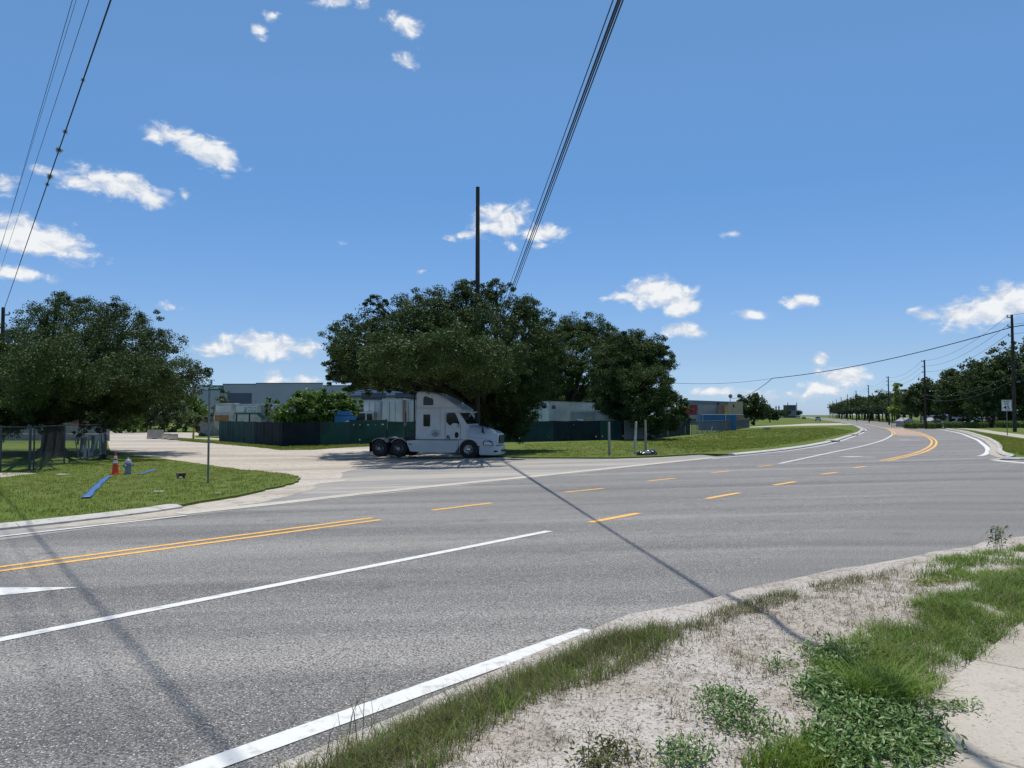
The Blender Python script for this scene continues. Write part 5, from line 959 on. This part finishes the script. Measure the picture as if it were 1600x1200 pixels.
p = gp(1057, 665); t = thing('parked_boat', 'small white vehicle roof glimpsed under the dense oak', 'vehicle', (at(1056, 655, 130).x, 130, YZ)); MB().prism([(-.9,1.5),(-.8,1.95),(-.3,2.25),(.5,2.2),(.9,1.6),(.9,.3),(-.9,.3)], -.8, .8).build('body', 'truck_white', t, .08); MB().prism([(-.6,1.75),(-.3,2.1),(.4,2.05),(.6,1.75)], -.83, -.79).build('window', 'glass', t)
for s in (-1, 1): wheel(t, 0, s*.7, .3, .3, .2, .18, 'steel', s)
# ================================================================== GRASS AND WEEDS
def grassobj(name, items, m, label=None):
    V = []; A = []; B = []; n = 0
    for v, q, t_ in items: V.append(v); A.append(q+n); B.append(t_+n); n += len(v)
    return tag(link(name, npmesh(name, np.vstack(V), np.vstack(A), np.vstack(B)), m), label, None, None, 'stuff')
def kd_all(P):
    P = np.asarray(P); best = np.full(len(P), 1e9)
    for a, b in zip(KN[:-1], KN[1:]):
        d = b-a; t_ = np.clip(((P-a)@d)/(d@d+1e-9), 0, 1); best = np.minimum(best, np.hypot(*(P-a-t_[:, None]*d).T))
    return best
def Zs(P): return np.array([V_(x, y, k_) for (x, y), k_ in zip(P, kd_all(P))])-.01
def vg(L): return gps(L, .13)
def clumped(P, n, k, sp, patch=0):
    c = scatter(P, n, RNG)
    if patch: c = c[[mnoise.noise(Vector((x*2.3, y*2.3, 7)))+.5*mnoise.noise(Vector((x*6, y*6, 2))) > patch-1 for x, y in c]]; n = len(c)
    return (c[:, None, :]+RNG.normal(size=(n, k, 2))*sp).reshape(-1, 2)
def keep_verge(q): return q[(kd_all(q) > .03) & ((NX*q[:, 0]+NY*q[:, 1] < 3.9) | (q[:, 1] > 5.8)) & inpoly(vpoly, q[:, 0], q[:, 1])]
G1 = vg([(395,1215),(520,1155),(640,1100),(780,1042),(930,990),(1050,976),(1060,1012),(950,1062),(860,1090),(760,1140),(690,1215)])
q1 = keep_verge(clumped(G1, 900, 9, .035)); q1b = keep_verge(clumped(vg([(380,1230),(930,992),(1040,980),(1000,1010),(880,1050),(560,1215)]), 330, 10, .022))
grassobj('roadside_grass', [blades(q1, Zs(q1), .075, .0035, RNG, 1.3), blades(q1b, Zs(q1b), .11, .004, RNG, 1.0)], 'grass_dark', 'thin dark grass along the near road edge')
q1c = keep_verge(clumped(G1, 260, 8, .03)); grassobj('roadside_grass', [blades(q1c, Zs(q1c), .10, .005, RNG, .8)], 'grass', 'green blades mixed into the near road edge grass')
G7 = vg([(640,1215),(860,1095),(1060,1000),(1240,930),(1400,893),(1500,905),(1400,985),(1250,1050),(1230,1215)])
q7 = keep_verge(clumped(G7, 520, 6, .03)); q7b = keep_verge(clumped(vg([(1110,985),(1220,1050),(1180,1080),(1130,1050)])+[], 30, 9, .03)); q7c = keep_verge(clumped(vg([(1290,905),(1420,890),(1500,920),(1380,965),(1300,950)]), 220, 7, .03))
grassobj('dry_grass', [blades(q7, Zs(q7), .042, .0028, RNG, 1.5), blades(q7b, Zs(q7b), .08, .003, RNG, 1.1), blades(q7c, Zs(q7c), .045, .003, RNG, 1.4)], 'grass_dry', 'sparse dry sprouts on the sandy verge')
q8 = keep_verge(clumped(G7, 300, 7, .02)); q2 = keep_verge(np.vstack([clumped(vg([(1040,985),(1110,958),(1240,918),(1250,940),(1140,972),(1060,1000)]), 210, 9, .035), clumped(vg([(1250,918),(1400,886),(1420,890),(1290,930)]), 90, 8, .03)]))
grassobj('sprout_grass', [blades(q8, Zs(q8), .05, .0035, RNG, 1.3), blades(q2, Zs(q2), .07, .004, RNG, 1.1)], 'grass_dark', 'small green sprouts scattered over the sandy verge')
G4 = vg([(1385,893),(1440,878),(1520,866),(1640,850),(1640,912),(1500,912),(1440,905)]); G5 = vg([(1640,900),(1640,948),(1560,995),(1500,1035),(1430,1085),(1340,1065),(1285,1040),(1380,990),(1480,945)])
q4 = keep_verge(clumped(G4, 900, 9, .035, .85)); G5b = vg([(1640,885),(1640,952),(1560,1000),(1500,1040),(1430,1090),(1330,1070),(1265,1040),(1370,980),(1470,935)]); q5 = clumped(G5b, 1250, 11, .045, .78); q5b = clumped(G5b, 420, 9, .05, .8); q6 = clumped(vg([(1330,1075),(1410,1070),(1430,1100),(1340,1105)]), 60, 14, .04); q9 = clumped(vg([(1160,1205),(1270,1150),(1300,1180),(1290,1215)]), 90, 10, .03)
o = grassobj('verge_grass', [blades(q4, Zs(q4), .075, .006, RNG, 1.0), blades(q5, np.maximum(Zs(q5), .08), .085, .006, RNG, 1.2), blades(q6, np.maximum(Zs(q6), .08), .17, .007, RNG, 1.1), blades(q9, Zs(q9), .1, .007, RNG, .7)], 'grass', 'lush green grass spilling over the sidewalk edge')
grassobj('verge_grass', [blades(q5b, np.maximum(Zs(q5b), .08), .09, .005, RNG, 1.4)], 'grass_dark', 'duller stems mixed into the grass by the sidewalk')
qd = keep_verge(clumped(vg([(500,1215),(860,1080),(1060,985),(1240,925),(1400,890),(1520,905),(1400,985),(1290,1050),(1300,1215)]), 2000, 5, .05)); grassobj('ground_litter', [blades(qd, Zs(qd)+.006, .010, .0035, RNG, 2.4)], 'debris', 'dead grass bits lying on the sand')
# seed heads by the road edge
tall = vg([(505,1150),(560,1120),(640,1100),(560,1180)]); q = keep_verge(scatter(tall, 16, RNG)); grassobj('tall_grass', [blades(q, Zs(q), .34, .006, RNG, .5)], 'grass_dark', 'a few tall seed stems at the road edge')
def weed(label, poly, n, leaf, m='weed', h=.09, stems=26, edge=0):
    P = vg(poly); c = sum(P, Vector((0, 0)))/len(P); z0 = max(V_(c.x, c.y), .09); t = thing('weed', label, 'weed', (c.x, c.y, z0), 0, 'broadleaf weeds on the verge')
    b = scatter(P, stems, RNG); idx = RNG.integers(0, stems, n); hh = RNG.uniform(.2, 1, n)*h; pos = b[idx]+RNG.normal(size=(n, 2))*.045
    z = np.maximum((Zs(pos)+.01), .09 if edge == 0 else .125)+hh*.9+.008
    C = np.stack([pos[:, 0]-c.x, pos[:, 1]-c.y, z-z0], 1); nn = len(C); nr = RNG.normal(size=(nn, 3))*.55; nr[:, 2] += 1; nr = unit(nr); tt = RNG.normal(size=(nn, 3)); tt[:, 2] += .25; tt = unit(tt-nr*np.sum(tt*nr, 1, keepdims=True)); bb = np.cross(nr, tt); s = (leaf*RNG.uniform(.6, 1.25, nn))[:, None]; wd = s*.19
    V = np.stack([C-tt*s*.5, C-tt*s*.12+bb*wd+nr*wd*.45, C-tt*s*.05-nr*s*.0, C-tt*s*.12-bb*wd+nr*wd*.45, C+tt*s*.25+bb*wd*.75+nr*wd*.2, C+tt*s*.25-bb*wd*.75+nr*wd*.2, C+tt*s*.55-nr*s*.08], 1).reshape(-1, 3)
    k = np.arange(nn)[:, None]*7; F4_ = np.vstack([k+np.array([[2, 1, 4, 6]]), k+np.array([[2, 6, 5, 3]])]); F3_ = np.vstack([k+np.array([[0, 1, 2]]), k+np.array([[0, 2, 3]])])
    link('leaves', npmesh('leaves', V, F4_, F3_), m, t)
    mb = MB()
    for (x, y) in b:
        zz = max(V_(x, y), .09)-z0; mb.tube([(x-c.x, y-c.y, zz-.02), (x-c.x+RNG.normal()*.02, y-c.y+RNG.normal()*.02, zz+h*.8)], .0025, 4)
    tag(mb.build('stems', m, t), None, None, None, 'stuff'); return t
weed('low creeping weed at the top of the grass strip, left of the lush grass', [(1250,1022),(1290,1012),(1345,1030),(1350,1052),(1290,1045)], 620, .032)
weed('wide leafy weed patch left of the long grass clump', [(1245,1075),(1285,1062),(1330,1085),(1360,1120),(1300,1125),(1260,1100)], 1300, .034, stems=60)
weed('largest leafy weed mass at the bottom beside the sidewalk', [(1290,1120),(1400,1100),(1470,1135),(1485,1180),(1420,1205),(1300,1215),(1270,1160)], 3400, .036, stems=130, h=.11)
weed('single runner of weed creeping onto the sidewalk', [(1400,1085),(1460,1100),(1520,1104),(1515,1112),(1450,1112),(1405,1100)], 260, .03, stems=26, h=.03, edge=1)
weed('narrow-leaved weed patch in the middle of the sand', [(1095,1095),(1130,1090),(1180,1120),(1235,1150),(1215,1170),(1150,1150),(1110,1150)], 900, .028, 'weed', .06, 60)
weed('small weed cut by the bottom edge, left of centre sand', [(905,1185),(960,1172),(1000,1195),(985,1215),(910,1215)], 420, .026, 'grass_dark', .07, 24)
weed('small weed at the bottom edge left of the largest weed mass', [(1030,1180),(1075,1170),(1110,1190),(1090,1215),(1035,1215)], 400, .027, 'weed', .06, 22)
weed('thin upright weed in the sand below the road bend', [(1195,1030),(1225,1035),(1228,1052),(1200,1052)], 90, .03, 'weed', .09, 8); weed('yellowish weed at the kerb corner near the top of the verge', [(1430,910),(1480,905),(1485,915),(1440,918)], 120, .04, 'yellow_leaf', .04, 14)
weed('tall spindly weed standing at the far corner of the verge', [(1548,856),(1568,852),(1570,862),(1552,864)], 90, .05, 'pale_leaf', .3, 9)
# lawn blades
def lawnb(name, poly, n, k, h, wd, label, zoff=.06):
    q = clumped(poly, n, k, .09); z = np.array([T(x, y) for x, y in q])+zoff; grassobj(name, [blades(q, z, h, wd, RNG, .6)], 'lawn_blade', label)
lawnb('lawn_grass', [gp(-10, 826), gp(80, 817)]+gps([(150, 809), (230, 799.5), (288, 791), (330, 783), (400, 770), (455, 757), (468, 750.5), (455, 744), (400, 738), (330, 730), (270, 722), (225, 716), (165, 724), (60, 735), (-10, 740)]), 3600, 8, .07, .016, 'mown grass of the left lawn')
lawnb('field_grass', [gp(795, 715.5), gp(830, 716), gp(960, 716.2), gp(1030, 714), gp(1092, 710.2), gp(1200, 701), gp(1290, 686.5), gp(1200, 684), gp(1100, 688), gp(960, 690), gp(820, 695)], 4200, 7, .09, .025, 'mown grass of the roadside field')
lawnb('far_field_grass', gps([(1092, 709.5), (1200, 700.5), (1290, 685.5), (1335, 674.5), (1290, 668.5), (1200, 670.5), (1130, 674), (1085, 683), (1000, 690)]), 5200, 5, .13, .06, 'grass of the field inside the bend')
lawnb('bank_grass', gps([(1500, 671.5), (1535, 681), (1560, 691), (1566, 700), (1572, 709), (1620, 718), (1620, 692), (1560, 682), (1510, 674)]), 2600, 6, .09, .03, 'mown grass of the right-hand bank')
lawnb('fence_grass', lawnF+[gp(560, 696), gp(440, 700), gp(345, 692), gp(290, 687)], 900, 7, .16, .03, 'uncut grass along the green fence', .05)
